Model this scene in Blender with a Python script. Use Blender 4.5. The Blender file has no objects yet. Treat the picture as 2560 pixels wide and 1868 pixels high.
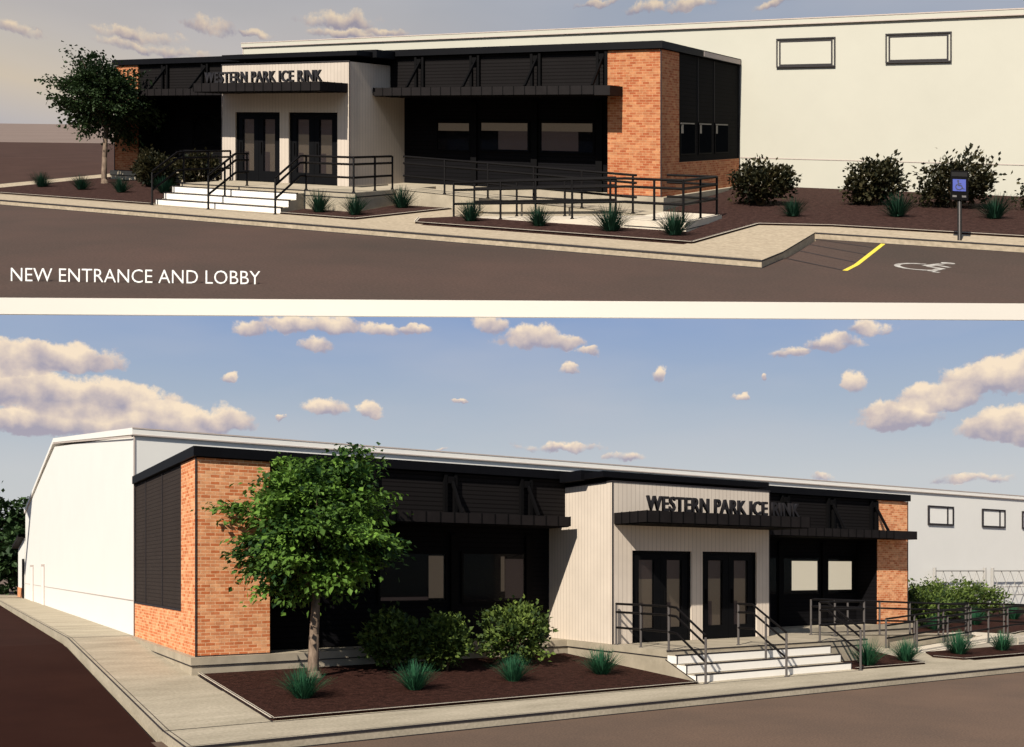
import bpy, math, random
from mathutils import Vector, Matrix
R = math.radians
SC = bpy.context.scene
COL = SC.collection

# ------------------------------------------------------------------ camera, sky, sun, exposure
K_LOW, K_UP = 0.6, 2.0            # model scale of the lower and of the upper site
CAMZ = K_LOW * 2.47
cam_d = bpy.data.cameras.new('camera')
cam_d.sensor_width = 36.0
cam_d.lens = 36.0 * 2350 / 2560
cam_d.shift_y = (1427 - 934) / 2560
cam_d.clip_start = 0.1
cam_d.clip_end = 20000
cam = bpy.data.objects.new('camera', cam_d)
cam.location = (0, 0, CAMZ)
cam.rotation_euler = (R(90), 0, 0)
COL.objects.link(cam)
SC.camera = cam

SUN_DIR = Vector((0.62, 1.12, -1.0)).normalized()
sun_d = bpy.data.lights.new('sun', 'SUN')
sun_d.energy = 4.4
sun_d.angle = R(0.5)
sun_d.color = (1.0, 0.93, 0.82)
sun = bpy.data.objects.new('sun', sun_d)
sun.rotation_euler = SUN_DIR.to_track_quat('-Z', 'Y').to_euler()
sun.location = (0, -20, 60)
COL.objects.link(sun)

SC.view_settings.view_transform = 'Standard'
SC.view_settings.look = 'None'
SC.view_settings.exposure = 0.42
SC.view_settings.gamma = 1.0
SC.view_settings.use_curve_mapping = False
SC.cycles.max_bounces = 6
SC.cycles.transparent_max_bounces = 8


def build_world():
    w = bpy.data.worlds.new('World')
    SC.world = w
    w.use_nodes = True
    nt = w.node_tree
    nt.nodes.clear()
    N, LK = nt.nodes.new, nt.links.new

    def math_n(op, a, b=None, c=None, clamp=False):
        n = N('ShaderNodeMath'); n.operation = op; n.use_clamp = clamp
        for i, v in enumerate((a, b, c)):
            if v is None: continue
            if isinstance(v, (int, float)): n.inputs[i].default_value = v
            else: LK(v, n.inputs[i])
        return n.outputs[0]

    def vmath(op, a, b=None, c=None):
        n = N('ShaderNodeVectorMath'); n.operation = op
        for i, v in enumerate((a, b, c)):
            if v is None: continue
            if isinstance(v, (tuple, list)): n.inputs[i].default_value = v
            else: LK(v, n.inputs[i])
        return n

    def mix(f, a, b):
        n = N('ShaderNodeMix'); n.data_type = 'RGBA'
        if isinstance(f, (int, float)): n.inputs[0].default_value = f
        else: LK(f, n.inputs[0])
        for i, v in ((6, a), (7, b)):
            if isinstance(v, (tuple, list)): n.inputs[i].default_value = (*v, 1)
            else: LK(v, n.inputs[i])
        return n.outputs[2]

    def ramp(f, stops, interp='LINEAR'):
        n = N('ShaderNodeValToRGB'); n.color_ramp.interpolation = interp
        e = n.color_ramp.elements
        e[0].position, e[0].color = stops[0][0], (*stops[0][1], 1)
        e[1].position, e[1].color = stops[1][0], (*stops[1][1], 1)
        for p, c in stops[2:]:
            k = e.new(p); k.color = (*c, 1)
        LK(f, n.inputs[0])
        return n.outputs[0]

    tc = N('ShaderNodeTexCoord')
    sep = N('ShaderNodeSeparateXYZ'); LK(tc.outputs['Generated'], sep.inputs[0])
    az = math_n('ARCTAN2', sep.outputs[0], sep.outputs[1])
    el = math_n('ARCSINE', sep.outputs[2])
    azd = math_n('MULTIPLY', az, 57.29578)
    eld = math_n('MULTIPLY', el, 57.29578)
    comb = N('ShaderNodeCombineXYZ'); LK(azd, comb.inputs[0]); LK(eld, comb.inputs[1])
    ang = comb.outputs[0]

    sky = N('ShaderNodeTexSky'); sky.sky_type = 'NISHITA'; sky.sun_disc = False
    sky.altitude = 2500; sky.air_density = 0.75; sky.dust_density = 0.25; sky.ozone_density = 2.0
    hz = math.hypot(SUN_DIR.x, SUN_DIR.y)
    sky.sun_elevation = math.atan2(-SUN_DIR.z, hz)
    sky.sun_rotation = math.atan2(-SUN_DIR.x, -SUN_DIR.y) % (2 * math.pi)
    skyc = vmath('SCALE', sky.outputs[0]); skyc.inputs['Scale'].default_value = 0.05

    # clear sky by elevation (degrees / 60)
    grad = ramp(math_n('DIVIDE', eld, 60.0, clamp=True), SKY_STOPS)
    north = N('ShaderNodeMapRange'); north.interpolation_type = 'SMOOTHSTEP'; LK(sep.outputs[1], north.inputs[0])
    north.inputs[1].default_value = 0.25; north.inputs[2].default_value = 0.7
    north.inputs[3].default_value = 0.0; north.inputs[4].default_value = 0.88
    base = mix(north.outputs[0], skyc.outputs[0], grad)
    east = N('ShaderNodeMapRange'); east.interpolation_type = 'SMOOTHSTEP'; LK(azd, east.inputs[0])
    east.inputs[1].default_value = -12; east.inputs[2].default_value = 14
    high = N('ShaderNodeMapRange'); high.interpolation_type = 'SMOOTHSTEP'; LK(eld, high.inputs[0])
    high.inputs[1].default_value = 17; high.inputs[2].default_value = 22; high.inputs[4].default_value = 0.8
    base = mix(math_n('MULTIPLY', east.outputs[0], high.outputs[0]), base, (0.22, 0.27, 0.36))
    # thin veil of high haze
    nz = N('ShaderNodeTexNoise'); nz.inputs['Scale'].default_value = 0.09; nz.inputs['Detail'].default_value = 4
    stretch = vmath('MULTIPLY', ang, (0.45, 1.6, 1)); LK(stretch.outputs[0], nz.inputs['Vector'])
    veil = math_n('MULTIPLY', math_n('SUBTRACT', nz.outputs[0], 0.42, clamp=True), 1.1, clamp=True)
    base = mix(veil, base, (0.46, 0.44, 0.45))

    # cumulus clouds: soft ellipses in azimuth / elevation broken up by noise
    n1 = N('ShaderNodeTexNoise'); n1.inputs['Scale'].default_value = 0.6; n1.inputs['Detail'].default_value = 7; n1.inputs['Roughness'].default_value = 0.6
    LK(ang, n1.inputs['Vector'])
    warp = vmath('MULTIPLY_ADD', n1.outputs['Color'], (1.9, 1.3, 0), (-0.95, -0.65, 0))
    wang = vmath('ADD', ang, warp.outputs[0]).outputs[0]
    fmax, wsum, vsum = None, None, None
    for (ca, ce, ra, re, amp) in CLOUDS:
        q = vmath('MULTIPLY_ADD', wang, (1 / ra, 1 / re, 0), (-ca / ra, -ce / re, 0)).outputs[0]
        qa = vmath('MINIMUM', q, (0, 0, 0)).outputs[0]
        q2 = vmath('ADD', q, vmath('MULTIPLY', qa, (0, 0.7, 0)).outputs[0]).outputs[0]
        d2 = vmath('DOT_PRODUCT', q2, q2).outputs['Value']
        f = math_n('MULTIPLY_ADD', d2, -amp, amp)
        wgt = math_n('MAXIMUM', f, 0.0)
        sy = N('ShaderNodeSeparateXYZ'); LK(q, sy.inputs[0])
        fmax = f if fmax is None else math_n('MAXIMUM', fmax, f)
        wsum = wgt if wsum is None else math_n('ADD', wsum, wgt)
        vsum = math_n('MULTIPLY', wgt, sy.outputs[1]) if vsum is None else math_n('MULTIPLY_ADD', wgt, sy.outputs[1], vsum)
    n2 = N('ShaderNodeTexNoise'); n2.inputs['Scale'].default_value = 1.0; n2.inputs['Detail'].default_value = 11; n2.inputs['Roughness'].default_value = 0.66
    LK(ang, n2.inputs['Vector'])
    puff = math_n('MULTIPLY_ADD', n2.outputs[0], 2.3, -1.10)
    field = math_n('ADD', math_n('MAXIMUM', fmax, -1.0), puff)
    mr = N('ShaderNodeMapRange'); mr.interpolation_type = 'SMOOTHSTEP'
    LK(field, mr.inputs[0]); mr.inputs[1].default_value = 0.0; mr.inputs[2].default_value = 0.7
    alpha = mr.outputs[0]
    vn = math_n('DIVIDE', vsum, math_n('ADD', wsum, 0.02))
    n3 = N('ShaderNodeTexNoise'); n3.inputs['Scale'].default_value = 0.7; n3.inputs['Detail'].default_value = 7
    LK(ang, n3.inputs['Vector'])
    shade = math_n('ADD', math_n('MULTIPLY_ADD', vn, 1.05, 0.40), math_n('MULTIPLY_ADD', n3.outputs[0], 1.9, -0.97), clamp=True)
    ccol = ramp(shade, [(0.0, (0.29, 0.265, 0.32)), (1.0, (0.74, 0.60, 0.44)), (0.5, (0.50, 0.415, 0.375))])
    dim = N('ShaderNodeMapRange'); LK(eld, dim.inputs[0])
    dim.inputs[1].default_value = 19; dim.inputs[2].default_value = 24; dim.inputs[3].default_value = 1.0; dim.inputs[4].default_value = 0.8
    cc2 = vmath('SCALE', ccol); LK(dim.outputs[0], cc2.inputs['Scale'])
    amax = math_n('MULTIPLY', alpha, 0.92)
    final = mix(amax, base, cc2.outputs[0])
    bg = N('ShaderNodeBackground'); LK(final, bg.inputs[0]); bg.inputs[1].default_value = 1.0
    out = N('ShaderNodeOutputWorld'); LK(bg.outputs[0], out.inputs[0])


SKY_STOPS = [(0.0, (0.48, 0.47, 0.43)), (1.0, (0.10, 0.14, 0.24)), (0.09, (0.44, 0.46, 0.46)), (0.17, (0.31, 0.37, 0.45)),
             (0.26, (0.20, 0.285, 0.47)), (0.38, (0.40, 0.37, 0.36)), (0.415, (0.52, 0.435, 0.325)), (0.44, (0.46, 0.41, 0.345)), (0.47, (0.40, 0.375, 0.36)), (0.52, (0.35, 0.35, 0.365))]
CLOUDS = [
    (-26.41, 11.38, 4.50, 1.15, 1.50),
    (-28.58, 11.05, 2.81, 1.34, 1.50),
    (-27.72, 9.60, 4.99, 1.50, 1.50),
    (-23.70, 9.19, 4.83, 1.56, 1.50),
    (-19.89, 8.42, 3.22, 1.23, 1.50),
    (-25.74, 8.07, 5.41, 1.18, 1.50),
    (-21.82, 7.68, 4.44, 1.16, 1.50),
    (-16.79, 8.64, 1.83, 1.01, 1.00),
    (-15.39, 13.87, 1.27, 0.58, 1.00),
    (-13.32, 14.19, 2.15, 0.73, 1.00),
    (-10.95, 14.31, 1.75, 0.82, 1.00),
    (-11.74, 13.10, 1.16, 0.59, 1.00),
    (-8.00, 14.17, 1.78, 0.53, 1.00),
    (-5.69, 14.29, 1.20, 0.39, 1.00),
    (-1.43, 14.56, 1.36, 0.74, 1.00),
    (1.19, 13.84, 2.43, 0.96, 1.00),
    (3.25, 13.56, 1.36, 0.72, 1.00),
    (4.76, 13.07, 0.84, 0.36, 1.00),
    (-16.79, 11.00, 0.70, 0.44, 1.00),
    (-11.35, 9.56, 1.69, 0.73, 1.00),
    (-8.54, 9.51, 0.95, 0.61, 1.00),
    (3.47, 12.04, 0.85, 0.48, 1.00),
    (9.02, 11.60, 0.53, 0.72, 1.00),
    (-3.17, 10.24, 0.42, 0.18, 1.00),
    (-13.71, 9.03, 0.29, 0.24, 1.00),
    (16.56, 12.48, 1.11, 0.46, 0.80),
    (18.81, 12.88, 1.63, 0.68, 0.80),
    (20.77, 13.51, 1.59, 0.50, 0.80),
    (20.04, 10.60, 0.64, 0.92, 1.00),
    (13.74, 10.12, 0.52, 0.36, 1.00),
    (14.90, 11.36, 0.23, 0.24, 1.00),
    (22.32, 8.53, 2.47, 1.09, 1.50),
    (24.41, 9.38, 2.39, 1.12, 1.50),
    (26.98, 10.14, 3.13, 1.31, 1.50),
    (28.58, 10.35, 1.87, 1.35, 1.00),
    (27.74, 7.69, 2.49, 1.32, 1.50),
    (28.58, 7.27, 2.11, 1.10, 1.50),
    (2.98, 7.45, 3.03, 0.40, 0.62),
    (6.94, 6.81, 1.35, 0.40, 0.62),
    (18.32, 5.40, 0.68, 0.30, 0.62),
    (26.10, 4.99, 2.20, 0.40, 0.62),
    (-4.32, 7.38, 0.60, 0.16, 0.62),
    (-17.80, 28.74, 1.65, 0.65, 0.70),
    (-15.13, 28.87, 1.27, 0.31, 0.70),
    (-10.42, 29.94, 2.64, 0.56, 0.70),
    (-10.15, 29.35, 2.35, 0.38, 0.70),
    (-21.82, 27.84, 2.88, 0.46, 0.50),
    (-21.10, 27.35, 3.70, 0.37, 0.50),
    (5.17, 31.01, 1.35, 0.28, 0.70),
    (8.16, 30.61, 1.78, 0.47, 0.70),
    (10.58, 30.54, 1.76, 0.42, 0.70),
    (15.54, 30.17, 1.41, 0.27, 0.70),
    (-27.72, 26.92, 1.19, 0.45, 0.70),
    (-7.73, 29.61, 1.79, 0.28, 0.70)
]
build_world()

# ------------------------------------------------------------------ the two sites
class Site:
    """A site laid out in metres: a runs along the front of the lobby, b goes from the street into the building, h is height
    above the lobby floor.  The upper site lies on a long slope that climbs away from the white edge wall."""
    def __init__(s, name, K, origin, av, bv, cam_h, sy=0.0, sx=0.0):
        s.name, s.K, s.sy, s.sx, s.cam_h = name, K, sy, sx, cam_h
        s.a = Vector(av).normalized(); s.b = Vector(bv).normalized(); s.o = Vector(origin)
    def P(s, a, b, h):
        p = s.o + s.a * a + s.b * b
        x, y = p.x * s.K, p.y * s.K
        return Vector((x, y, CAMZ + s.K * (h - s.cam_h) + s.sy * y + s.sx * x))
    def W(s, x, y, h):
        """point of the site over world x, y"""
        return Vector((x, y, CAMZ + s.K * (h - s.cam_h) + s.sy * y + s.sx * x))

LEN = 22.85
LOW = Site('lower', K_LOW, (-6.30, 18.73), (1.583, 1), (-0.604, 1), 1.72)
ua = Vector((1.804, -1)).normalized()
UP = Site('upper', K_UP, Vector((4.0, 25.24)) - ua * LEN, (1.804, -1), (0.589, 1), 1.77, 0.46967, -0.0135)

def T(b):
    """ground level: flat along the street, rising gently to the rink"""
    return -0.6 + 0.6 * min(max((b + 5) / 12.2, 0), 1)

# ------------------------------------------------------------------ materials
def new_mat(name):
    m = bpy.data.materials.new(name); m.use_nodes = True
    nt = m.node_tree
    return m, nt, nt.nodes['Principled BSDF']

def mat(name, col, rough=0.7, noise=0.0, scale=3.0, metal=0.0, spec=0.3, bump=0.0, coords='UV', col2=None, stretch=(1, 1, 1), detail=6, grain=0.0, grain_scale=45):
    m, nt, p = new_mat(name)
    p.inputs['Base Color'].default_value = (*col, 1)
    p.inputs['Roughness'].default_value = rough
    p.inputs['Metallic'].default_value = metal
    p.inputs['Specular IOR Level'].default_value = spec
    if noise or col2:
        tc = nt.nodes.new('ShaderNodeTexCoord')
        mp = nt.nodes.new('ShaderNodeMapping'); mp.inputs['Scale'].default_value = stretch
        nt.links.new(tc.outputs[coords], mp.inputs[0])
        n = nt.nodes.new('ShaderNodeTexNoise'); n.inputs['Scale'].default_value = scale; n.inputs['Detail'].default_value = detail
        n.inputs['Roughness'].default_value = 0.65
        nt.links.new(mp.outputs[0], n.inputs['Vector'])
        r = nt.nodes.new('ShaderNodeValToRGB')
        lo = col2 if col2 else tuple(c * (1 - noise) for c in col)
        hi = col if col2 else tuple(c * (1 + noise) for c in col)
        r.color_ramp.elements[0].position = 0.32; r.color_ramp.elements[1].position = 0.68
        r.color_ramp.elements[0].color = (*lo, 1); r.color_ramp.elements[1].color = (*hi, 1)
        nt.links.new(n.outputs[0], r.inputs[0]); nt.links.new(r.outputs[0], p.inputs['Base Color'])
        if grain:
            g = nt.nodes.new('ShaderNodeTexNoise'); g.inputs['Scale'].default_value = grain_scale; g.inputs['Detail'].default_value = 3
            nt.links.new(tc.outputs[coords], g.inputs['Vector'])
            gr = nt.nodes.new('ShaderNodeMapRange'); nt.links.new(g.outputs[0], gr.inputs[0])
            gr.inputs[1].default_value = 0.3; gr.inputs[2].default_value = 0.7; gr.inputs[3].default_value = 1 - grain; gr.inputs[4].default_value = 1 + grain
            sc = nt.nodes.new('ShaderNodeVectorMath'); sc.operation = 'SCALE'
            nt.links.new(r.outputs[0], sc.inputs[0]); nt.links.new(gr.outputs[0], sc.inputs['Scale']); nt.links.new(sc.outputs[0], p.inputs['Base Color'])
        if bump:
            b = nt.nodes.new('ShaderNodeBump'); b.inputs['Strength'].default_value = bump; b.inputs['Distance'].default_value = 0.02
            nt.links.new(n.outputs[0], b.inputs['Height']); nt.links.new(b.outputs[0], p.inputs['Normal'])
    return m

def brick_mat(name, c1, c2, mortar):
    m, nt, p = new_mat(name)
    N, LK = nt.nodes.new, nt.links.new
    tc = N('ShaderNodeTexCoord')
    br = N('ShaderNodeTexBrick')
    br.inputs['Scale'].default_value = 1.0
    br.inputs['Brick Width'].default_value = 0.19; br.inputs['Row Height'].default_value = 0.069
    br.inputs['Mortar Size'].default_value = 0.007; br.inputs['Mortar Smooth'].default_value = 0.3
    br.inputs['Bias'].default_value = -0.15
    br.inputs['Color1'].default_value = (*c1, 1); br.inputs['Color2'].default_value = (*c2, 1); br.inputs['Mortar'].default_value = (*mortar, 1)
    LK(tc.outputs['UV'], br.inputs['Vector'])
    # second brick layer with the same bond gives a few pale and a few dark bricks
    n = N('ShaderNodeTexNoise'); n.inputs['Scale'].default_value = 5.5; n.inputs['Detail'].default_value = 8; n.inputs['Roughness'].default_value = 0.75
    LK(tc.outputs['UV'], n.inputs['Vector'])
    r = N('ShaderNodeValToRGB'); r.color_ramp.elements[0].position = 0.35; r.color_ramp.elements[1].position = 0.66
    r.color_ramp.elements[0].color = (0.82, 0.79, 0.77, 1); r.color_ramp.elements[1].color = (1.22, 1.25, 1.25, 1)
    LK(n.outputs[0], r.inputs[0])
    mx = N('ShaderNodeMix'); mx.data_type = 'RGBA'; mx.blend_type = 'MULTIPLY'; mx.inputs[0].default_value = 1
    LK(br.outputs['Color'], mx.inputs[6]); LK(r.outputs[0], mx.inputs[7]); LK(mx.outputs[2], p.inputs['Base Color'])
    b = N('ShaderNodeBump'); b.inputs['Strength'].default_value = 0.35; b.inputs['Distance'].default_value = 0.01; b.invert = True
    LK(br.outputs['Fac'], b.inputs['Height']); LK(b.outputs[0], p.inputs['Normal'])
    p.inputs['Roughness'].default_value = 0.85; p.inputs['Specular IOR Level'].default_value = 0.15
    return m

def board_mat(name, col, groove, pitch, axis, rough=0.6, width=0.12, spec=0.25):
    """boards with grooves every pitch metres; axis 0 = upright boards, 1 = level boards"""
    m, nt, p = new_mat(name)
    N, LK = nt.nodes.new, nt.links.new
    tc = N('ShaderNodeTexCoord'); sp = N('ShaderNodeSeparateXYZ'); LK(tc.outputs['UV'], sp.inputs[0])
    d = N('ShaderNodeMath'); d.operation = 'DIVIDE'; LK(sp.outputs[axis], d.inputs[0]); d.inputs[1].default_value = pitch
    fr = N('ShaderNodeMath'); fr.operation = 'FRACT'; LK(d.outputs[0], fr.inputs[0])
    lt = N('ShaderNodeMath'); lt.operation = 'LESS_THAN'; LK(fr.outputs[0], lt.inputs[0]); lt.inputs[1].default_value = width
    n = N('ShaderNodeTexNoise'); n.inputs['Scale'].default_value = 1.3; n.inputs['Detail'].default_value = 5; LK(tc.outputs['UV'], n.inputs['Vector'])
    r = N('ShaderNodeValToRGB'); r.color_ramp.elements[0].position = 0.3; r.color_ramp.elements[1].position = 0.7
    r.color_ramp.elements[0].color = (*[c * 0.93 for c in col], 1); r.color_ramp.elements[1].color = (*[min(1, c * 1.05) for c in col], 1)
    LK(n.outputs[0], r.inputs[0])
    mx = N('ShaderNodeMix'); mx.data_type = 'RGBA'; LK(lt.outputs[0], mx.inputs[0]); LK(r.outputs[0], mx.inputs[6]); mx.inputs[7].default_value = (*groove, 1)
    LK(mx.outputs[2], p.inputs['Base Color'])
    b = N('ShaderNodeBump'); b.inputs['Strength'].default_value = 0.4; b.inputs['Distance'].default_value = 0.01; b.invert = True
    LK(lt.outputs[0], b.inputs['Height']); LK(b.outputs[0], p.inputs['Normal'])
    p.inputs['Roughness'].default_value = rough; p.inputs['Specular IOR Level'].default_value = spec
    return m

def leaf_mat(name, lo, hi, trans=0.25):
    m, nt, p = new_mat(name)
    N, LK = nt.nodes.new, nt.links.new
    at = N('ShaderNodeAttribute'); at.attribute_name = 'tone'
    r = N('ShaderNodeValToRGB')
    r.color_ramp.elements[0].color = (*lo, 1); r.color_ramp.elements[1].color = (*hi, 1)
    LK(at.outputs['Fac'], r.inputs[0]); LK(r.outputs[0], p.inputs['Base Color'])
    p.inputs['Roughness'].default_value = 0.6; p.inputs['Specular IOR Level'].default_value = 0.2
    tr = N('ShaderNodeBsdfTranslucent'); LK(r.outputs[0], tr.inputs[0])
    ms = N('ShaderNodeMixShader'); ms.inputs[0].default_value = trans
    out = nt.nodes['Material Output']
    LK(p.outputs[0], ms.inputs[1]); LK(tr.outputs[0], ms.inputs[2]); LK(ms.outputs[0], out.inputs[0])
    return m

def glass_mat(name, tint=(0.004, 0.004, 0.005), see=0.62):
    m, nt, p = new_mat(name)
    N, LK = nt.nodes.new, nt.links.new
    p.inputs['Base Color'].default_value = (*tint, 1); p.inputs['Roughness'].default_value = 0.06; p.inputs['Specular IOR Level'].default_value = 0.12
    tr = N('ShaderNodeBsdfTransparent'); ms = N('ShaderNodeMixShader'); ms.inputs[0].default_value = see
    LK(p.outputs[0], ms.inputs[1]); LK(tr.outputs[0], ms.inputs[2]); LK(ms.outputs[0], nt.nodes['Material Output'].inputs[0])
    return m

def lit_mat(name, col, strength):
    m, nt, p = new_mat(name)
    p.inputs['Base Color'].default_value = (*col, 1)
    p.inputs['Emission Color'].default_value = (*col, 1); p.inputs['Emission Strength'].default_value = strength
    return m

M = {}
M['brick_up'] = brick_mat('brick_upper', (0.345, 0.092, 0.034), (0.51, 0.235, 0.108), (0.48, 0.26, 0.14))  # same brick, colour darkened to offset the stronger sun on the upper site
M['brick'] = brick_mat('brick', (0.56, 0.165, 0.060), (0.82, 0.42, 0.21), (0.76, 0.46, 0.265))
M['ink'] = mat('ink_line', (0.022, 0.018, 0.020), 0.7)
M['dark'] = board_mat('dark_siding', (0.007, 0.0065, 0.0075), (0.004, 0.004, 0.004), 0.12, 1, 0.8, 0.2, 0.03)
M['slat'] = board_mat('brown_slat_siding', (0.012, 0.0105, 0.0105), (0.006, 0.005, 0.005), 0.10, 1, 0.8, 0.25, 0.04)
M['panel'] = board_mat('dark_panel', (0.040, 0.031, 0.027), (0.026, 0.020, 0.018), 0.09, 1, 0.8, 0.2, 0.05)
M['fascia'] = mat('black_fascia', (0.0045, 0.0045, 0.0058), 0.55, spec=0.06, noise=0.15)
M['canopy'] = mat('dark_bronze_metal', (0.014, 0.0118, 0.0118), 0.6, spec=0.05, noise=0.15)
M['soffit'] = mat('black_metal', (0.0045, 0.0042, 0.0045), 0.7, spec=0.04, noise=0.1)
M['boards'] = board_mat('beige_upright_boards', (0.66, 0.565, 0.465), (0.50, 0.42, 0.345), 0.13, 0, 0.75, 0.14, 0.15)
M['conc'] = mat('concrete', (0.44, 0.375, 0.28), 0.85, scale=1.6, col2=(0.31, 0.265, 0.195), bump=0.1, spec=0.15)
M['conc_edge'] = mat('pale_concrete_edge', (0.62, 0.54, 0.43), 0.85, noise=0.08, spec=0.15)
M['walk'] = mat('pavement', (0.47, 0.405, 0.305), 0.9, scale=1.1, col2=(0.325, 0.28, 0.205), stretch=(0.5, 1.4, 1), bump=0.05, spec=0.12, grain=0.14, grain_scale=18)
M['white'] = mat('white_metal_wall', (0.80, 0.775, 0.72), 0.6, noise=0.015, scale=0.6, spec=0.25)
M['white_up'] = mat('cream_metal_wall', (0.50, 0.48, 0.40), 0.6, noise=0.03, scale=0.4, spec=0.2)  # the white wall again, darkened because the sun strikes the upper front harder
M['boards_up'] = board_mat('beige_upright_boards_upper', (0.53, 0.455, 0.38), (0.42, 0.36, 0.30), 0.13, 0, 0.75, 0.14, 0.15)  # same boards, darkened against the stronger upper sun
M['white_trim'] = mat('white_trim', (0.84, 0.81, 0.75), 0.6, noise=0.02, spec=0.25)
M['grey_line'] = mat('pale_brown_seam', (0.50, 0.42, 0.37), 0.8, noise=0.05)
M['riser'] = mat('white_riser', (0.86, 0.82, 0.75), 0.7, noise=0.02, spec=0.2)
M['glass'] = glass_mat('dark_glass')
M['shade_glass'] = mat('shaded_glass', (0.006, 0.007, 0.008), 0.9, noise=0.1, spec=0.0)
M['door'] = mat('black_door', (0.0045, 0.0045, 0.005), 0.5, noise=0.1, spec=0.05)
M['room'] = mat('dim_room', (0.02, 0.017, 0.015), 0.9, noise=0.25, scale=0.9)
M['blind'] = lit_mat('interior_wall', (0.25, 0.19, 0.135), 0.36)  # glows by itself to imitate light inside the rooms
M['lit'] = lit_mat('lit_room', (0.90, 0.78, 0.58), 1.15)  # self-lit panel stands in for the bright view through the glass
M['rail'] = mat('rail_metal', (0.007, 0.006, 0.006), 0.5, spec=0.08, noise=0.1)
M['post'] = mat('post_metal', (0.10, 0.088, 0.082), 0.45, spec=0.3, noise=0.1)
M['mulch'] = mat('mulch', (0.054, 0.023, 0.017), 0.95, scale=7, col2=(0.018, 0.008, 0.006), bump=0.9, spec=0.05, grain=0.45, grain_scale=28)
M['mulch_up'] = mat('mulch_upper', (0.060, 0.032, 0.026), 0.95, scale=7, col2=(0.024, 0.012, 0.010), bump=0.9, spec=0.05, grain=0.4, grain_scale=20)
M['road'] = mat('asphalt', (0.160, 0.103, 0.072), 0.85, scale=0.22, col2=(0.108, 0.075, 0.056), spec=0.15, grain=0.22, grain_scale=30)
M['road_up'] = mat('asphalt_upper', (0.086, 0.053, 0.042), 0.85, scale=0.16, col2=(0.056, 0.041, 0.033), spec=0.15, grain=0.2, grain_scale=22)  # same asphalt, darkened because the tilted upper ground catches more sun
M['drive'] = mat('dark_drive', (0.034, 0.0135, 0.0095), 0.95, scale=0.5, col2=(0.024, 0.009, 0.0065), spec=0.03)
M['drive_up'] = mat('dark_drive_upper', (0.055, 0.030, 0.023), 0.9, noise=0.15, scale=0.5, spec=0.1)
M['land'] = mat('far_land', (0.19, 0.145, 0.125), 0.95, noise=0.1, scale=0.05, spec=0.05)
M['yellow'] = mat('yellow_paint', (0.75, 0.58, 0.06), 0.7, noise=0.08)
M['paint'] = mat('white_paint', (0.55, 0.53, 0.49), 0.8, scale=5, col2=(0.16, 0.13, 0.11))
M['blue'] = mat('blue_sign', (0.03, 0.055, 0.34), 0.5)
M['sign_ink'] = mat('navy_symbol', (0.008, 0.010, 0.05), 0.5)
M['bark'] = mat('bark', (0.26, 0.19, 0.14), 0.95, scale=14, col2=(0.10, 0.07, 0.05), coords='Object', stretch=(1, 1, 0.3), bump=0.5, spec=0.1)
M['leaf'] = leaf_mat('tree_leaf', (0.012, 0.042, 0.010), (0.165, 0.30, 0.045))
M['leaf_up'] = leaf_mat('tree_leaf_upper', (0.015, 0.030, 0.012), (0.050, 0.085, 0.030))  # upper leaf, shrub and blade copies darkened to make up for brightness
M['leaf_far'] = leaf_mat('far_leaf', (0.016, 0.040, 0.014), (0.06, 0.11, 0.035), 0.15)
M['shrub'] = leaf_mat('shrub_leaf', (0.022, 0.045, 0.012), (0.17, 0.235, 0.045))
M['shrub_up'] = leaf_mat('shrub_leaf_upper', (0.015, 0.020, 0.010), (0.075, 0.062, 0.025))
M['tuft'] = leaf_mat('grass_blade', (0.010, 0.055, 0.030), (0.055, 0.19, 0.085), 0.2)
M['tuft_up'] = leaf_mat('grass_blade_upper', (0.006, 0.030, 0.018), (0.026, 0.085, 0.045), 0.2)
M['twig'] = mat('dry_twig', (0.12, 0.08, 0.04), 0.9, coords='Object', noise=0.2)
M['strip'] = mat('white_edge', (0.66, 0.615, 0.545), 0.5, noise=0.012, scale=0.3)
M['letter'] = mat('black_letter', (0.014, 0.012, 0.013), 0.5, spec=0.25)
M['caption'] = mat('white_letter', (0.88, 0.87, 0.83), 0.6)

# ------------------------------------------------------------------ mesh builder
def clip(poly, keep):
    """part of a polygon where keep(point) >= 0"""
    out = []
    for p, q in zip(poly, poly[1:] + poly[:1]):
        fp, fq = keep(p), keep(q)
        if fp >= 0: out.append(p)
        if (fp >= 0) != (fq >= 0):
            t = fp / (fp - fq)
            out.append(tuple(x + (y - x) * t for x, y in zip(p, q)))
    return out

def sun_cut(p):
    """the upper site ends along a straight western boundary"""
    v = UP.o + UP.a * p[0] + UP.b * p[1]
    return v.x + 0.78 * v.y

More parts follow.
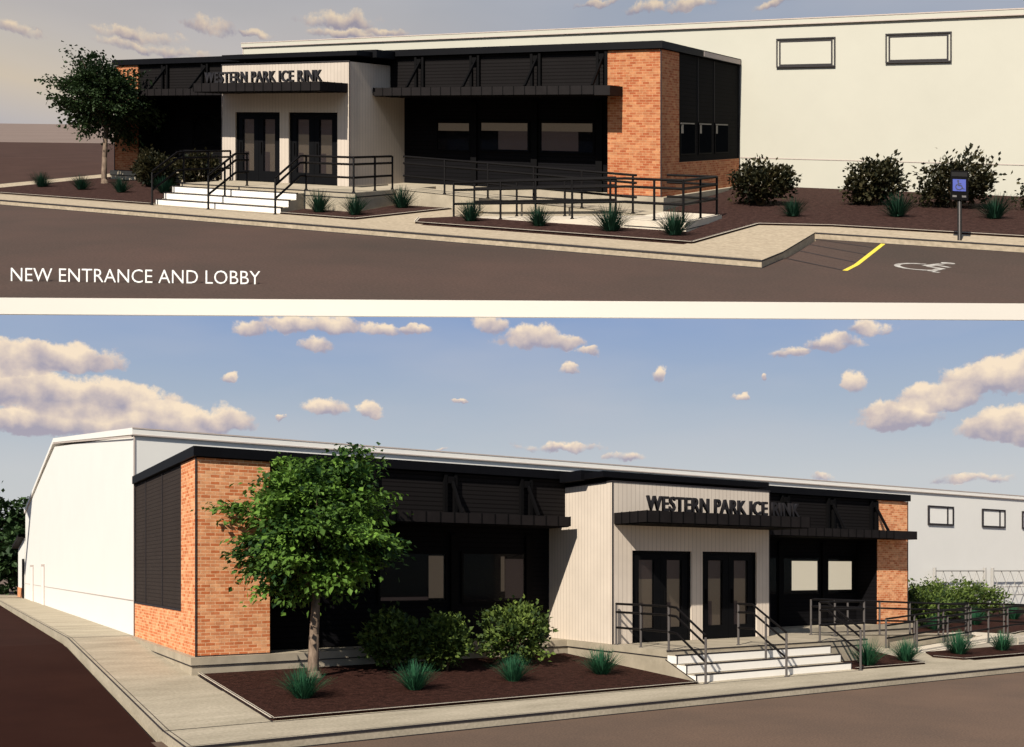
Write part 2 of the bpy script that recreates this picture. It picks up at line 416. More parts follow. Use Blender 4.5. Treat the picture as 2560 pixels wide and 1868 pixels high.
class MB:
    def __init__(s, st): s.st = st; s.v = []; s.f = []; s.m = []; s.uv = []
    def poly(s, pts, mi=0):
        """pts in (a, b, h)"""
        n0 = len(s.v)
        for p in pts: s.v.append(s.st.P(*p))
        s.f.append(list(range(n0, n0 + len(pts)))); s.m.append(mi)
        p0, nrm = Vector(pts[0]), Vector((0, 0, 0))
        for i in range(1, len(pts) - 1): nrm += (Vector(pts[i]) - p0).cross(Vector(pts[i + 1]) - p0)
        ax, ay, az = abs(nrm.x), abs(nrm.y), abs(nrm.z)
        if az > max(ax, ay): s.uv += [(p[0], p[1]) for p in pts]
        elif ay >= ax: s.uv += [(p[0], p[2]) for p in pts]
        else: s.uv += [(p[1], p[2]) for p in pts]
        return s
    def box(s, a0, a1, b0, b1, h0, h1, mi=0, top=None):
        if a0 > a1: a0, a1 = a1, a0
        if b0 > b1: b0, b1 = b1, b0
        return s.prism([(a0, b0), (a1, b0), (a1, b1), (a0, b1)], h0, h1, mi, top)
    def prism(s, poly, h0, h1, mi=0, top=None):
        """upright prism over a counter-clockwise polygon; h0, h1 numbers or functions of (a, b)"""
        F0 = h0 if callable(h0) else (lambda a, b: h0)
        F1 = h1 if callable(h1) else (lambda a, b: h1)
        ar = sum(poly[i][0] * poly[(i + 1) % len(poly)][1] - poly[(i + 1) % len(poly)][0] * poly[i][1] for i in range(len(poly)))
        if ar < 0: poly = poly[::-1]
        n = len(poly)
        s.poly([(a, b, F1(a, b)) for a, b in poly], mi if top is None else top)
        s.poly([(a, b, F0(a, b)) for a, b in reversed(poly)], mi)
        for i in range(n):
            (a, b), (c, d) = poly[i], poly[(i + 1) % n]
            s.poly([(a, b, F0(a, b)), (c, d, F0(c, d)), (c, d, F1(c, d)), (a, b, F1(a, b))], mi)
        return s
    def tube(s, p, q, r, mi=0, sides=8, caps=True):
        """p, q in (a, b, h), r in site metres"""
        P, Q = s.st.P(*p), s.st.P(*q)
        r *= s.st.K
        d = (Q - P)
        if d.length < 1e-6: return s
        d.normalize()
        u = d.cross(Vector((0, 0, 1)) if abs(d.z) < 0.95 else Vector((1, 0, 0))).normalized(); w = d.cross(u)
        n0 = len(s.v)
        for c in (P, Q):
            for k in range(sides):
                t = 2 * math.pi * (k + 0.5) / sides
                s.v.append(c + (u * math.cos(t) + w * math.sin(t)) * r)
        for k in range(sides):
            k2 = (k + 1) % sides
            s.f.append([n0 + k, n0 + k2, n0 + sides + k2, n0 + sides + k]); s.m.append(mi); s.uv += [(0, 0)] * 4
        if caps:
            s.f.append([n0 + k for k in reversed(range(sides))]); s.m.append(mi); s.uv += [(0, 0)] * sides
            s.f.append([n0 + sides + k for k in range(sides)]); s.m.append(mi); s.uv += [(0, 0)] * sides
        return s
    def line_on(s, pts, w, lift, mi=0, hf=None, d=0.0):
        """flat strip of width w lying lift above the ground along (a, b) points"""
        hf = hf or (lambda a, b: T(b))
        for (a, b), (c, e) in zip(pts, pts[1:]):
            dx, dy = c - a, e - b
            l = math.hypot(dx, dy); nx, ny = -dy / l * w / 2, dx / l * w / 2
            q = [(a - nx, b - ny), (c - nx, e - ny), (c + nx, e + ny), (a + nx, b + ny)]
            s.poly([(x, y, hf(x, y) + lift + d) for x, y in q], mi)
        return s
    def build(s, name, mats, parent=None):
        me = bpy.data.meshes.new(name)
        loc = parent_world(parent)
        me.from_pydata([tuple(v - loc) for v in s.v], [], s.f)
        for m in (mats if isinstance(mats, (list, tuple)) else [mats]): me.materials.append(m)
        me.polygons.foreach_set('material_index', s.m)
        ul = me.uv_layers.new(name='UVMap')
        ul.data.foreach_set('uv', [c for uv in s.uv for c in uv])
        me.update()
        o = bpy.data.objects.new(name, me); COL.objects.link(o)
        if parent: o.parent = parent
        return o

def parent_world(p):
    v = Vector((0, 0, 0))
    while p is not None:
        v += Vector(p.location); p = p.parent
    return v

def empty(name, loc, label=None, cat=None, group=None, scale=1.0, rz=0.0):
    o = bpy.data.objects.new(name, None); COL.objects.link(o)
    o.location = loc; o.scale = (scale,) * 3; o.rotation_euler.z = rz
    o.empty_display_size = 0.1
    return tag(o, label, cat, group)

def tag(o, label=None, cat=None, group=None, kind=None):
    if label: o['label'] = label
    if cat: o['category'] = cat
    if group: o['group'] = group
    if kind: o['kind'] = kind
    return o

def text_mesh(st, name, body, a0, a1, h0, hcap, b_front, depth, material, parent, bold=0.0, space=1.0):
    """raised lettering standing on height h0 between a0 and a1, front face at b_front"""
    cu = bpy.data.curves.new(name, 'FONT'); cu.body = body; cu.extrude = 0.5; cu.offset = bold; cu.resolution_u = 3; cu.space_character = space
    tmp = bpy.data.objects.new(name, cu)
    COL.objects.link(tmp)
    dg = bpy.context.evaluated_depsgraph_get()
    me = bpy.data.meshes.new_from_object(tmp.evaluated_get(dg))
    bpy.data.objects.remove(tmp)
    xs = [v.co.x for v in me.vertices]; ys = [v.co.y for v in me.vertices]
    x0, x1, y0, y1 = min(xs), max(xs), min(ys), max(ys)
    loc = parent_world(parent)
    for v in me.vertices:
        a = a0 + (v.co.x - x0) / (x1 - x0) * (a1 - a0)
        h = h0 + (v.co.y - y0) / (y1 - y0) * hcap
        b = b_front + (0.5 - v.co.z) * depth
        v.co = st(a, b, h) - loc
    me.materials.clear(); me.materials.append(material)
    for p in me.polygons: p.material_index = 0
    me.update()
    o = bpy.data.objects.new(name, me); COL.objects.link(o)
    if parent: o.parent = parent
    return o

def view_of(st): return 'upper picture' if st.name == 'upper' else 'lower picture'

# ------------------------------------------------------------------ lobby building
def window(st, par, a0, a1, h0, h1, b, style='dim'):
    fr = MB(st); t = 0.055
    fr.box(a0 - t, a1 + t, b - 0.03, b + 0.02, h1, h1 + t).box(a0 - t, a1 + t, b - 0.03, b + 0.02, h0 - t, h0)
    fr.box(a0 - t, a0, b - 0.03, b + 0.02, h0, h1).box(a1, a1 + t, b - 0.03, b + 0.02, h0, h1)
    f = fr.build('window', M['soffit'], par)
    MB(st).box(a0, a1, b - 0.012, b - 0.004, h0, h1).build('pane', M['glass'], f)
    room = MB(st).box(a0, a1, b + 0.004, b + 0.012, h0, h1, 0)
    w, hh = a1 - a0, h1 - h0
    if style == 'side': room.box(a0 + 0.02 * w, a0 + 0.735 * w, b - 0.003, b + 0.003, h0 + 0.02 * hh, h0 + 0.09 * hh, 3)
    if style == 'thin': room.box(a0 + 0.67 * w, a1 - 0.03 * w, b - 0.003, b + 0.003, h0 + 0.05 * hh, h1 - 0.1 * hh, 3)
    if style == 'lit_l': room.box(a0 + 0.24 * w, a0 + 0.95 * w, b - 0.003, b + 0.003, h0 + 0.10 * hh, h1 - 0.07 * hh, 2)
    elif style == 'lit_r': room.box(a0 + 0.04 * w, a0 + 0.86 * w, b - 0.003, b + 0.003, h0 + 0.10 * hh, h1 - 0.07 * hh, 2)
    elif style == 'side': room.box(a0 + 0.74 * w, a0 + 0.97 * w, b - 0.003, b + 0.003, h0 + 0.06 * hh, h1 - 0.04 * hh, 1)
    elif style == 'low': pass
    elif style == 'thin': room.box(a0 + 0.60 * w, a0 + 0.66 * w, b - 0.003, b + 0.003, h0 + 0.2 * hh, h1 - 0.05 * hh, 1)
    elif style == 'band': room.box(a0 + 0.02 * w, a1 - 0.02 * w, b - 0.003, b + 0.003, h1 - 0.30 * hh, h1 - 0.02 * hh, 1)
    elif style == 'bandl':
        room.box(a0 + 0.02 * w, a1 - 0.02 * w, b - 0.003, b + 0.003, h1 - 0.30 * hh, h1 - 0.02 * hh, 1)
        room.box(a0 + 0.38 * w, a1 - 0.02 * w, b - 0.003, b + 0.003, h0 + 0.04 * hh, h1 - 0.302 * hh, 3)
    elif style == 'bandr':
        room.box(a0 + 0.02 * w, a1 - 0.02 * w, b - 0.003, b + 0.003, h1 - 0.30 * hh, h1 - 0.02 * hh, 1)
        room.box(a0 + 0.02 * w, a0 + 0.72 * w, b - 0.003, b + 0.003, h0 + 0.04 * hh, h1 - 0.302 * hh, 3)
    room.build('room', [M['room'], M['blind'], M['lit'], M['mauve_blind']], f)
    return f

M['mauve_blind'] = lit_mat('interior_shade', (0.12, 0.085, 0.075), 0.28)  # weaker self-glow, the dimmer part of the imitated room light

def canopy(st, par, a0, a1, b0, b1, h0, h1, brackets, wall_b, top=3.96):
    m = MB(st)
    m.box(a0, a1, b0, b1, h0 + 0.02, h1)
    m.box(a0 + 0.03, a1 - 0.03, b0 + 0.03, b1, h0, h0 + 0.02, 1)
    n = max(2, int(round((a1 - a0) / 0.36)))
    for i in range(n + 1):                                     # standing seams on the metal face
        a = a0 + 0.012 + (a1 - a0 - 0.024) * i / n
        m.box(a - 0.012, a + 0.012, b0 - 0.012, b0 - 0.001, h0 + 0.03, h1 + 0.008, 1)
    for e in (a0, a1):
        s = -1 if e == a0 else 1
        for k in range(1, 4):
            bb = b0 + (b1 - b0) * k / 4
            m.box(min(e + 0.001 * s, e + 0.012 * s), max(e + 0.001 * s, e + 0.012 * s), bb - 0.012, bb + 0.012, h0 + 0.03, h1 + 0.008, 1)
    c = m.build('canopy', [M['canopy'], M['soffit']], par)
    for a in brackets:
        k = MB(st)
        k.box(a - 0.16, a - 0.08, wall_b - 0.10, wall_b - 0.002, h1 + 0.002, top)
        k.box(a + 0.10, a + 0.18, wall_b - 0.10, wall_b - 0.002, h1 + 0.002, top)
        k.tube((a + 0.05, wall_b - 0.04, top - 0.10), (a + 0.05, b0 + 0.12, h1), 0.045, 0, 4)
        k.box(a - 0.06, a + 0.09, wall_b - 0.12, wall_b - 0.002, top - 0.22, top - 0.06)
        k.build('bracket', M['soffit'], c)
    return c

def lobby(st):
    up = st.name == 'upper'
    a_l = 0.95 if up else 0.0
    root = empty('lobby_building', st.P(a_l, 0, 0),
                 ('dark ice rink lobby with brick ends, seen from its right end in the upper picture' if up else
                  'dark ice rink lobby with brick ends, seen from its left end in the lower picture'), 'building')
    L = LEN; pw = (2.25 if up else 1.5)
    B = 7.05
    sh = -0.45 if up else 0.0                                 # where the entrance block stands
    wb = 0.8                                                  # plane of the recessed dark walls
    # brick ends
    for e, lab in ((0, 'left'), (1, 'right')):
        m = MB(st)
        if e == 0:
            m.prism([(a_l, 0), (pw, 0), (pw, 1.38), (a_l, 1.38)], 0, 3.98)
            m.box(a_l, a_l + 0.3, 1.38, B, 0, 0.9)
        else:
            m.prism([(L - 1.55, 0), (L, 0), (L, 1.38), (L - 1.55, 1.38)], 0, 3.98)
            m.box(L - 0.3, L, 1.38, B, 0, 0.9)
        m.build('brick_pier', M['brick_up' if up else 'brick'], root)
    # dark end panels over the low brick walls
    m = MB(st).box(a_l + 0.03, a_l + 0.3, 1.38, B, 0.902, 3.98)
    for bb in (3.47, 5.55): m.box(a_l + 0.012, a_l + 0.03, bb - 0.015, bb + 0.015, 0.91, 3.97, 1)
    m.box(a_l - 0.005, a_l + 0.03, 1.36, B, 0.86, 0.905, 1)
    m.box(a_l - 0.005, a_l + 0.03, 1.36, 1.40, 0.905, 3.97, 1)
    m.build('end_panel', [M['panel'], M['ink']], root)
    m = MB(st).box(L - 0.3, L - 0.03, 1.38, B, 0.902, 3.98)
    for bb in (3.0, 4.5): m.box(L - 0.03, L - 0.012, bb - 0.015, bb + 0.015, 2.06, 3.97, 1)
    ep = m.build('end_panel', [M['dark'], M['ink']], root)
    if up:
        for b0, b1 in ((1.5, 2.75), (3.05, 4.25), (4.55, 5.9)):
            f = MB(st).box(L - 0.03, L - 0.006, b0, b1, 1.10, 2.04)
            f = f.build('window', M['soffit'], ep)
            MB(st).box(L - 0.005, L - 0.001, b0 + 0.05, b1 - 0.05, 1.14, 1.98).build('pane', M['shade_glass'], f)
            MB(st).box(L - 0.005, L + 0.012, b0, b0 + 0.9 * (b1 - b0), 1.985, 2.02).box(L - 0.0005, L + 0.006, b0 + 0.06, b0 + 0.22, 1.72, 1.97).build('sill', M['post'], f)
    # recessed dark walls of the two bays
    for (x0, x1) in ((pw, 9.07 + sh), (14.3 + sh, L - 1.55)):
        MB(st).box(x0, x1, wb, wb + 0.3, 0, 3.03).build('dark_wall', M['dark'], root)
        MB(st).box(x0, x1, 0.06, wb + 0.3, 3.032, 3.98).build('slat_wall', M['slat'], root)
    MB(st).box(9.07 + sh, 14.3 + sh, wb + 0.1, wb + 0.3, 0, 3.98).build('dark_wall', M['dark'], root)
    # windows in the bays
    if up: ws = [(15.15, 16.32, 1.1, 1.95, 'band'), (16.72, 18.38, 1.12, 1.97, 'bandl'), (18.80, 20.5, 1.12, 1.98, 'bandr'), (4.3, 6.0, 1.0, 2.1, 'dim'), (6.5, 8.3, 1.0, 2.1, 'dim')]
    else: ws = [(4.31, 6.03, 1.0, 2.12, 'side'), (6.52, 8.32, 0.97, 2.13, 'thin'), (15.85, 17.5, 1.0, 2.1, 'dim'), (18.02, 19.72, 1.0, 2.1, 'lit_l'), (20.05, 21.2, 1.0, 2.1, 'lit_r')]
    if not up: ws[3] = (17.78, 19.43, 1.0, 2.1, 'lit_l'); ws[4] = (19.83, 21.2, 1.0, 2.1, 'lit_r')
    for (x0, x1, h0, h1, stl) in ws: window(st, root, x0, x1, h0, h1, wb - 0.02, stl)
    for a in ((6.26, 8.42, 16.5, 18.6, 20.7) if up else (6.26, 8.42, 15.6, 17.64, 19.63)):     # dark mullion posts between the windows
        MB(st).box(a - 0.10, a + 0.10, wb - 0.09, wb - 0.005, 0.02, 2.6).build('mullion', M['soffit'], root)
    # roof and fascia
    m = MB(st)
    m.box(a_l - 0.06, L + 0.06, -0.08, B, 4.0, 4.2)
    m.box(8.8 + sh, 14.6 + sh, -1.0, -0.085, 3.90, 4.14)
    m.box(8.9 + sh, 14.45 + sh, -1.75, -1.0, 3.92, 4.06)
    m.build('roof', M['fascia'], root)
    if up: MB(st).box(L + 0.062, L + 0.07, 3.3, B - 0.1, 4.02, 4.17).build('fascia_plate', M['grey_line'], root)
    # entrance block with its doors
    aL, aR = 9.07 + sh, 14.3 + sh
    m = MB(st)
    fb = -1.9; top = (3.72 if up else 3.80)
    d = [(9.66 + sh, 11.55 + sh, 0, 2.2), (11.92 + sh, 13.84 + sh, 0, 2.2)]
    m.box(aL, 9.66 + sh, fb, wb + 0.1, 0, top)
    m.box(13.84 + sh, aR, fb, wb + 0.1, 0, top)
    m.box(9.66 + sh, 13.84 + sh, fb, wb + 0.1, 2.2, top)
    m.box(11.55 + sh, 11.92 + sh, fb, wb + 0.1, 0, 2.2)
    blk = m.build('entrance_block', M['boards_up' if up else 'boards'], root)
    t = MB(st)
    t.box(aL - 0.02, aR + 0.02, fb - 0.02, fb + 0.02, top, top + 0.03).box(aL - 0.02, aL + 0.02, fb + 0.02, wb, top, top + 0.03)
    t.box(aL - 0.012, aL + 0.012, fb - 0.012, fb + 0.012, 0, top).box(aR - 0.012, aR + 0.012, fb - 0.012, fb + 0.012, 0, top)
    t.build('corner_trim', M['ink'], blk)
    for (x0, x1, h0, h1) in d:
        fr = MB(st).box(x0, x0 + 0.06, fb + 0.05, fb + 0.15, 0, h1).box(x1 - 0.06, x1, fb + 0.05, fb + 0.15, 0, h1).box(x0 + 0.06, x1 - 0.06, fb + 0.05, fb + 0.15, h1 - 0.06, h1).build('door_frame', M['door'], blk)
        MB(st).box(x0 + 0.06, x1 - 0.06, fb + 0.35, fb + 0.37, 0.01, h1 - 0.06).build('room', M['room'], blk)
        mid = (x0 + x1) / 2
        for (y0, y1) in ((x0 + 0.065, mid - 0.005), (mid + 0.005, x1 - 0.065)):
            g0, g1 = y0 + 0.19, y1 - 0.20
            dm = MB(st).box(y0, g0, fb + 0.07, fb + 0.12, 0.01, h1 - 0.065).box(g1, y1, fb + 0.07, fb + 0.12, 0.01, h1 - 0.065)
            dm.box(g0, g1, fb + 0.07, fb + 0.12, 0.01, 0.34).box(g0, g1, fb + 0.07, fb + 0.12, 1.98, h1 - 0.065)
            door = dm.build('door', M['door'], root)
            MB(st).box(g0, g1, fb + 0.09, fb + 0.10, 0.34, 1.98).build('glass', M['glass'], door)
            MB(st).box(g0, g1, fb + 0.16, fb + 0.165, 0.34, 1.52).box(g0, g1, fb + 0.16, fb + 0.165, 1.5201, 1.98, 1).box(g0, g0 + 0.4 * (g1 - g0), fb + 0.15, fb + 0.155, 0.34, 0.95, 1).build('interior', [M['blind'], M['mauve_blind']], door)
            MB(st).box(g0 - 0.09, g0 - 0.06, fb + 0.03, fb + 0.07, 0.9, 1.25).build('handle', M['soffit'], door)
    # canopies
    cb = -0.85 if up else -0.62
    lb = (3.7, 5.75, 7.85); rb = (15.0, 17.0, 19.05, 21.12)
    canopy(st, root, pw + 0.1, (8.62 + sh) if up else 8.76, cb, wb - 0.004, 2.78, 3.03, lb, 0.06)
    rend = 21.75 if up else 22.47
    canopy(st, root, 14.35 + sh, L - 1.56, cb, wb - 0.004, 2.72, 2.98, rb, 0.06)
    MB(st).box(L - 1.555, rend, cb, -0.003, 2.72, 2.98).build('canopy_end', M['canopy'], root)
    sa = sh
    s = canopy(st, root, 9.1 + sa, 14.25 + sa if up else 14.5, -3.1, fb - 0.015, 2.79, 3.07, (), fb)
    text_mesh(st.P, 'lettering', 'WESTERN PARK ICE RINK', 9.2 + sa + (0.30 if up else 0), 14.2 + sa, 3.075, 0.34, -3.02, 0.07, M['letter'], s, 0.019, 1.08)
    # concrete base
    m = MB(st)
    m.box(a_l - 0.12, L + 0.12, -0.12, B, -0.16, -0.002).box(a_l - 0.10, L + 0.10, -0.10, B, -0.9, -0.16)
    m.box(aL - 0.07, aR + 0.06, fb - 0.06, -0.12, -0.16, -0.004).box(aL - 0.05, aR + 0.04, fb - 0.04, -0.12, -0.9, -0.162)
    m.box(a_l - 0.125, L + 0.125, -0.125, -0.118, -0.175, -0.155, 1).box(a_l - 0.125, a_l - 0.118, -0.12, B, -0.175, -0.155, 1)
    m.box(a_l - 0.005, pw, -0.008, -0.0, -0.002, 0.022, 1).box(L - 1.55, L, -0.008, -0.0, -0.002, 0.022, 1)
    m.box(aL - 0.076, aL - 0.071, fb - 0.06, -0.12, -0.175, -0.155, 1)
    m.build('foundation', [M['conc'], M['ink']], root)
    # dark edges drawn along the corners
    for (x, y) in ((a_l, 0), (L, 0), (a_l, B - 0.018), (L, B - 0.018)):
        MB(st).box(x - 0.014, x + 0.014, y - 0.014, y + 0.014, 0.0, 3.99).build('corner_trim', M['ink'], root)
    for (x0, x1) in ((pw + 0.001, pw + 0.02), (L - 1.57, L - 1.551)):      # dark returns of the brick piers
        MB(st).box(x0, x1, 0.02, wb - 0.002, 0.0, 3.029).build('pier_return', M['dark'], root)
    return root

# ------------------------------------------------------------------ the rink hall behind
def hall(st):
    up = st.name == 'upper'
    b0, bm, b1, e, rdg = 7.08, 28.0, 46.0, 5.28, 7.55
    aE = 58.0
    root = empty('rink_hall', st.P(0.6, b0, 0),
                 ('large plain white rink hall behind the lobby in the upper picture' if up else
                  'large white gabled rink hall behind the lobby in the lower picture'), 'building')
    a0 = 0.35 if up else 0.0
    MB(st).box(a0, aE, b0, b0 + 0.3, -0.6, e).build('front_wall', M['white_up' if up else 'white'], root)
    g = MB(st)
    for aa in (a0 + 0.005,):
        prof = [(b0 + 0.3, -0.6), (b1, -0.6), (b1, e), (bm, rdg - 0.2), (b0 + 0.3, e + 0.02)]
        g.poly([(aa, b, h) for b, h in reversed(prof)]); g.poly([(aa + 0.3, b, h) for b, h in prof])
        for (p, q) in zip(prof, prof[1:] + prof[:1]): g.poly([(aa, *p), (aa, *q), (aa + 0.3, *q), (aa + 0.3, *p)])
    g.build('gable_wall', M['white_up' if up else 'white'], root)
    r = MB(st)
    for (p, q) in (((b0 - 0.06, e + 0.02), (bm, rdg)), ((bm, rdg), (b1 + 0.1, e))):
        x0, x1 = a0 - 0.06, aE
        t0 = [(p[0], p[1]), (q[0], q[1])]
        r.poly([(x0, *t0[0]), (x1, *t0[0]), (x1, *t0[1]), (x0, *t0[1])])
        r.poly([(x0, p[0], p[1] + 0.18), (x1, p[0], p[1] + 0.18), (x1, q[0], q[1] + 0.18), (x0, q[0], q[1] + 0.18)])
        r.poly([(x0, *p), (x0, *q), (x0, q[0], q[1] + 0.18), (x0, p[0], p[1] + 0.18)])
    r.poly([(a0 - 0.06, b0 - 0.06, e + 0.02), (aE, b0 - 0.06, e + 0.02), (aE, b0 - 0.06, e + 0.2), (a0 - 0.06, b0 - 0.06, e + 0.2)])
    r.build('roof', M['white_up' if up else 'white_trim'], root)
    t = MB(st)
    t.box(a0 - 0.06, aE, b0 - 0.072, b0 - 0.061, e + 0.0, e + 0.035)
    t.box(a0 - 0.06, aE, b0 - 0.072, b0 - 0.061, e + 0.175, e + 0.21)
    t.box(a0, aE, b0 - 0.012, b0 - 0.001, 0.92, 0.945)
    t.box(a0 - 0.012, a0 - 0.001, b0, b1, 0.92, 0.945)
    t.box(a0 - 0.02, a0 + 0.02, b0 - 0.02, b0 + 0.02, -0.3, e)
    for (p, q) in (((b0, e), (bm, rdg - 0.02)), ((bm, rdg - 0.02), (b1, e - 0.02))):
        t.poly([(a0 - 0.07, *p), (a0 - 0.07, *q), (a0 - 0.07, q[0], q[1] - 0.05), (a0 - 0.07, p[0], p[1] - 0.05)])
    t.build('seam_trim', M['grey_line'], root)
    def hall_window(x0, x1, h0, h1, double):
        f = MB(st); w = 0.075 if not up else 0.04
        def ring(y0, y1, g0, g1, w, bb):
            f.box(y0, y1, bb, b0 - 0.002, g1 - w, g1).box(y0, y1, bb, b0 - 0.002, g0, g0 + w)
            f.box(y0, y0 + w, bb, b0 - 0.002, g0 + w, g1 - w).box(y1 - w, y1, bb, b0 - 0.002, g0 + w, g1 - w)
        ring(x0, x1, h0, h1, w, b0 - 0.07)
        if up: ring(x0 + 0.085, x1 - 0.085, h0 + 0.05, h1 - 0.07, 0.05, b0 - 0.04)
        else: f.box(x0 + 0.74 * (x1 - x0), x0 + 0.74 * (x1 - x0) + 0.08, b0 - 0.06, b0 - 0.002, h0 + w, h1 - w)
        f = f.build('window', M['ink'], root)
        MB(st).box(x0 + w, x1 - w, b0 - 0.030, b0 - 0.006, h0 + w, h1 - w).build('pane', M['white_up' if up else 'white_trim'], f)
    if up:
        hall_window(24.07, 25.92, 3.90, 4.84, True); hall_window(27.41, 29.27, 3.97, 4.88, True)
    else:
        for x in (34.33, 38.62, 42.1): hall_window(x, x + 1.95, 3.83, 4.72, False)
        for (c0, c1) in ((33.0, 34.6), (39.8, 41.8)):                 # plain doors in the gable wall
            dd = MB(st).box(a0 - 0.03, a0 + 0.004, c0, c1, -0.3, 2.05).box(a0 - 0.035, a0 - 0.028, c0 + 0.14, c1 - 0.14, -0.25, 1.93, 1)
            dd.build('door', [M['grey_line'], M['white_trim']], root)
    return root

def lean_to(st):
    root = empty('side_building', st.P(0, 46.3, 0), 'low white lean-to with brick base at the far end of the hall', 'building')
    m = MB(st)
    p = [(46.05, -0.3), (51.7, -0.3), (51.7, 3.2), (46.05, 3.75)]
    m.poly([(-0.05, b, h) for b, h in reversed(p)]); m.poly([(8, b, h) for b, h in p])
    for q, r in zip(p, p[1:] + p[:1]): m.poly([(-0.05, *q), (-0.05, *r), (8, *r), (8, *q)])
    m.build('wall', M['white'], root)
    MB(st).box(-0.09, -0.052, 46.4, 51.72, -0.3, 0.62).build('brick_base', M['brick'], root)
    MB(st).box(-0.09, -0.051, 46.1, 47.6, -0.3, 2.46).build('door', M['soffit'], root)
    r = MB(st)
    r.poly([(-0.4, 45.9, 3.8), (8, 45.9, 3.8), (8, 52.1, 3.2), (-0.4, 52.1, 3.2)])
    r.poly([(-0.4, 45.9, 3.98), (8, 45.9, 3.98), (8, 52.1, 3.4), (-0.4, 52.1, 3.4)])
    r.poly([(-0.4, 45.9, 3.8), (-0.4, 52.1, 3.2), (-0.4, 52.1, 3.4), (-0.4, 45.9, 3.98)])
    r.build('roof', M['canopy'], root)

# ------------------------------------------------------------------ landing, steps, ramp and railings
RAMP_B = (-3.45, -2.30, -2.10, -0.90)
def steps(st):
    v = view_of(st)
    root = empty('entrance_steps', st.P(11.5, -3, -0.6), 'concrete landing with three white steps at the lobby doors, ' + v, 'steps')
    m = MB(st)
    m.box(9.0, 15.7, -3.9, -1.97, -0.9, -0.001).box(14.36, 15.7, -1.97, -0.13, -0.9, -0.001)
    m.box(8.992, 15.708, -3.908, -3.902, -0.16, -0.135, 1).box(8.992, 8.998, -3.9, -1.97, -0.16, -0.135, 1)
    m.box(8.99, 15.71, -3.91, -3.902, -0.022, 0.004, 1).box(15.702, 15.71, -3.9, -0.14, -0.14, -0.11, 1)
    q = [(-3.9, -0.2), (-4.92, -0.60), (-4.92, -0.9), (-3.9, -0.9)]
    m.poly([(8.965, b, h) for b, h in q]); m.poly([(8.999, b, h) for b, h in reversed(q)])
    for p, w in zip(q, q[1:] + q[:1]): m.poly([(8.965, *p), (8.999, *p), (8.999, *w), (8.965, *w)])
    m.poly([(8.96, -3.9, -0.175), (8.96, -4.94, -0.585), (8.96, -4.94, -0.61), (8.96, -3.9, -0.2)], 1)
    m.build('landing', [M['conc'], M['ink']], root)
    for i in range(3):
        b0 = -4.2 - 0.3 * i; h1 = -0.08 - 0.18 * i
        s = MB(st)
        s.box(9.03, 13.92, b0, b0 + 0.3 - 0.003, -0.9, h1 - 0.01)
        s.box(9.03, 13.92, b0 - 0.008, b0 - 0.001, h1 - 0.18, h1 - 0.02, 1)
        s.box(9.02, 13.93, b0 - 0.014, b0 + 0.05, h1 - 0.012, h1 + 0.012, 2)
        s.box(9.012, 9.029, b0 - 0.012, b0 + 0.29, h1 - 0.18, h1 - 0.02, 1)
        s.box(9.005, 9.028, b0 - 0.02, b0 - 0.009, h1 - 0.18, h1, 2).box(13.921, 13.935, b0 - 0.02, b0 - 0.009, h1 - 0.18, h1, 2)
        s.build('step', [M['conc'], M['riser'], M['ink']], root)

def ramp(st):
    v = view_of(st)
    root = empty('access_ramp', st.P(20, -2.2, -0.5), 'concrete switchback wheelchair ramp beside the lobby, ' + v, 'ramp')
    b0, b1, b2, b3 = RAMP_B
    up = lambda a, b: -0.3 * (a - 15.71) / 7.6
    lo = lambda a, b: -0.6 + 0.3 * (a - 18.4) / 4.9
    m = MB(st)
    m.prism([(15.71, b2), (23.3, b2), (23.3, b3), (15.71, b3)], -0.9, up)
    m.line_on([(15.71, b2 - 0.004), (23.3, b2 - 0.004)], 0.03, 0.006, 1, up)
    m.build('upper_run', [M['conc'], M['ink']], root)
    m = MB(st)
    m.prism([(18.4, b0), (23.3, b0), (23.3, b1), (18.4, b1)], -0.95, lo)
    for b in (b0 + 0.02, b1 - 0.02): m.line_on([(18.5, b), (23.3, b)], 0.03, 0.006, 1, lo)
    m.build('lower_run', [M['conc_edge'], M['ink']], root)
    m = MB(st).box(23.302, 24.8, b0 - 0.02, b3, -0.95, -0.3)
    m.line_on([(23.31, b0), (24.79, b0), (24.79, b3)], 0.03, 0.006, 1, lambda a, b: -0.3)
    m.box(23.3, 24.81, b0 - 0.028, b0 - 0.021, -0.46, -0.44, 1).box(24.801, 24.808, b0, b3, -0.46, -0.44, 1)
    m.build('turn_platform', [M['conc_edge'], M['ink']], root)
    MB(st).box(15.712, 23.3, b1 + 0.001, b2 - 0.001, -0.95, -0.52).build('gap_fill', M['conc'], root)

def railing(st, name_label, path, posts, heights=(0.95, 0.76, 0.40), group=None):
    """path: (a, b, h) nodes of the walking surface; posts: (a, b, h)"""
    r0 = empty('handrail', st.P(*posts[0]), name_label, 'handrail', group)
    for k, hh in enumerate(heights):
        m = MB(st)
        for p, q in zip(path, path[1:]):
            m.tube((p[0], p[1], p[2] + hh), (q[0], q[1], q[2] + hh), 0.027 if st.name == 'lower' else 0.030, 0, 6)
        m.build('rail', M['rail'], r0)
    for (a, b, h) in posts:
        m = MB(st).tube((a, b, h - 0.02), (a, b, h + heights[0]), 0.026 if st.name == 'lower' else 0.029, 0, 8)
        m.tube((a, b, h - 0.02), (a, b, h + 0.015), 0.05, 0, 8)
        m.build('post', M['post'] if st.name == 'lower' else M['rail'], r0)

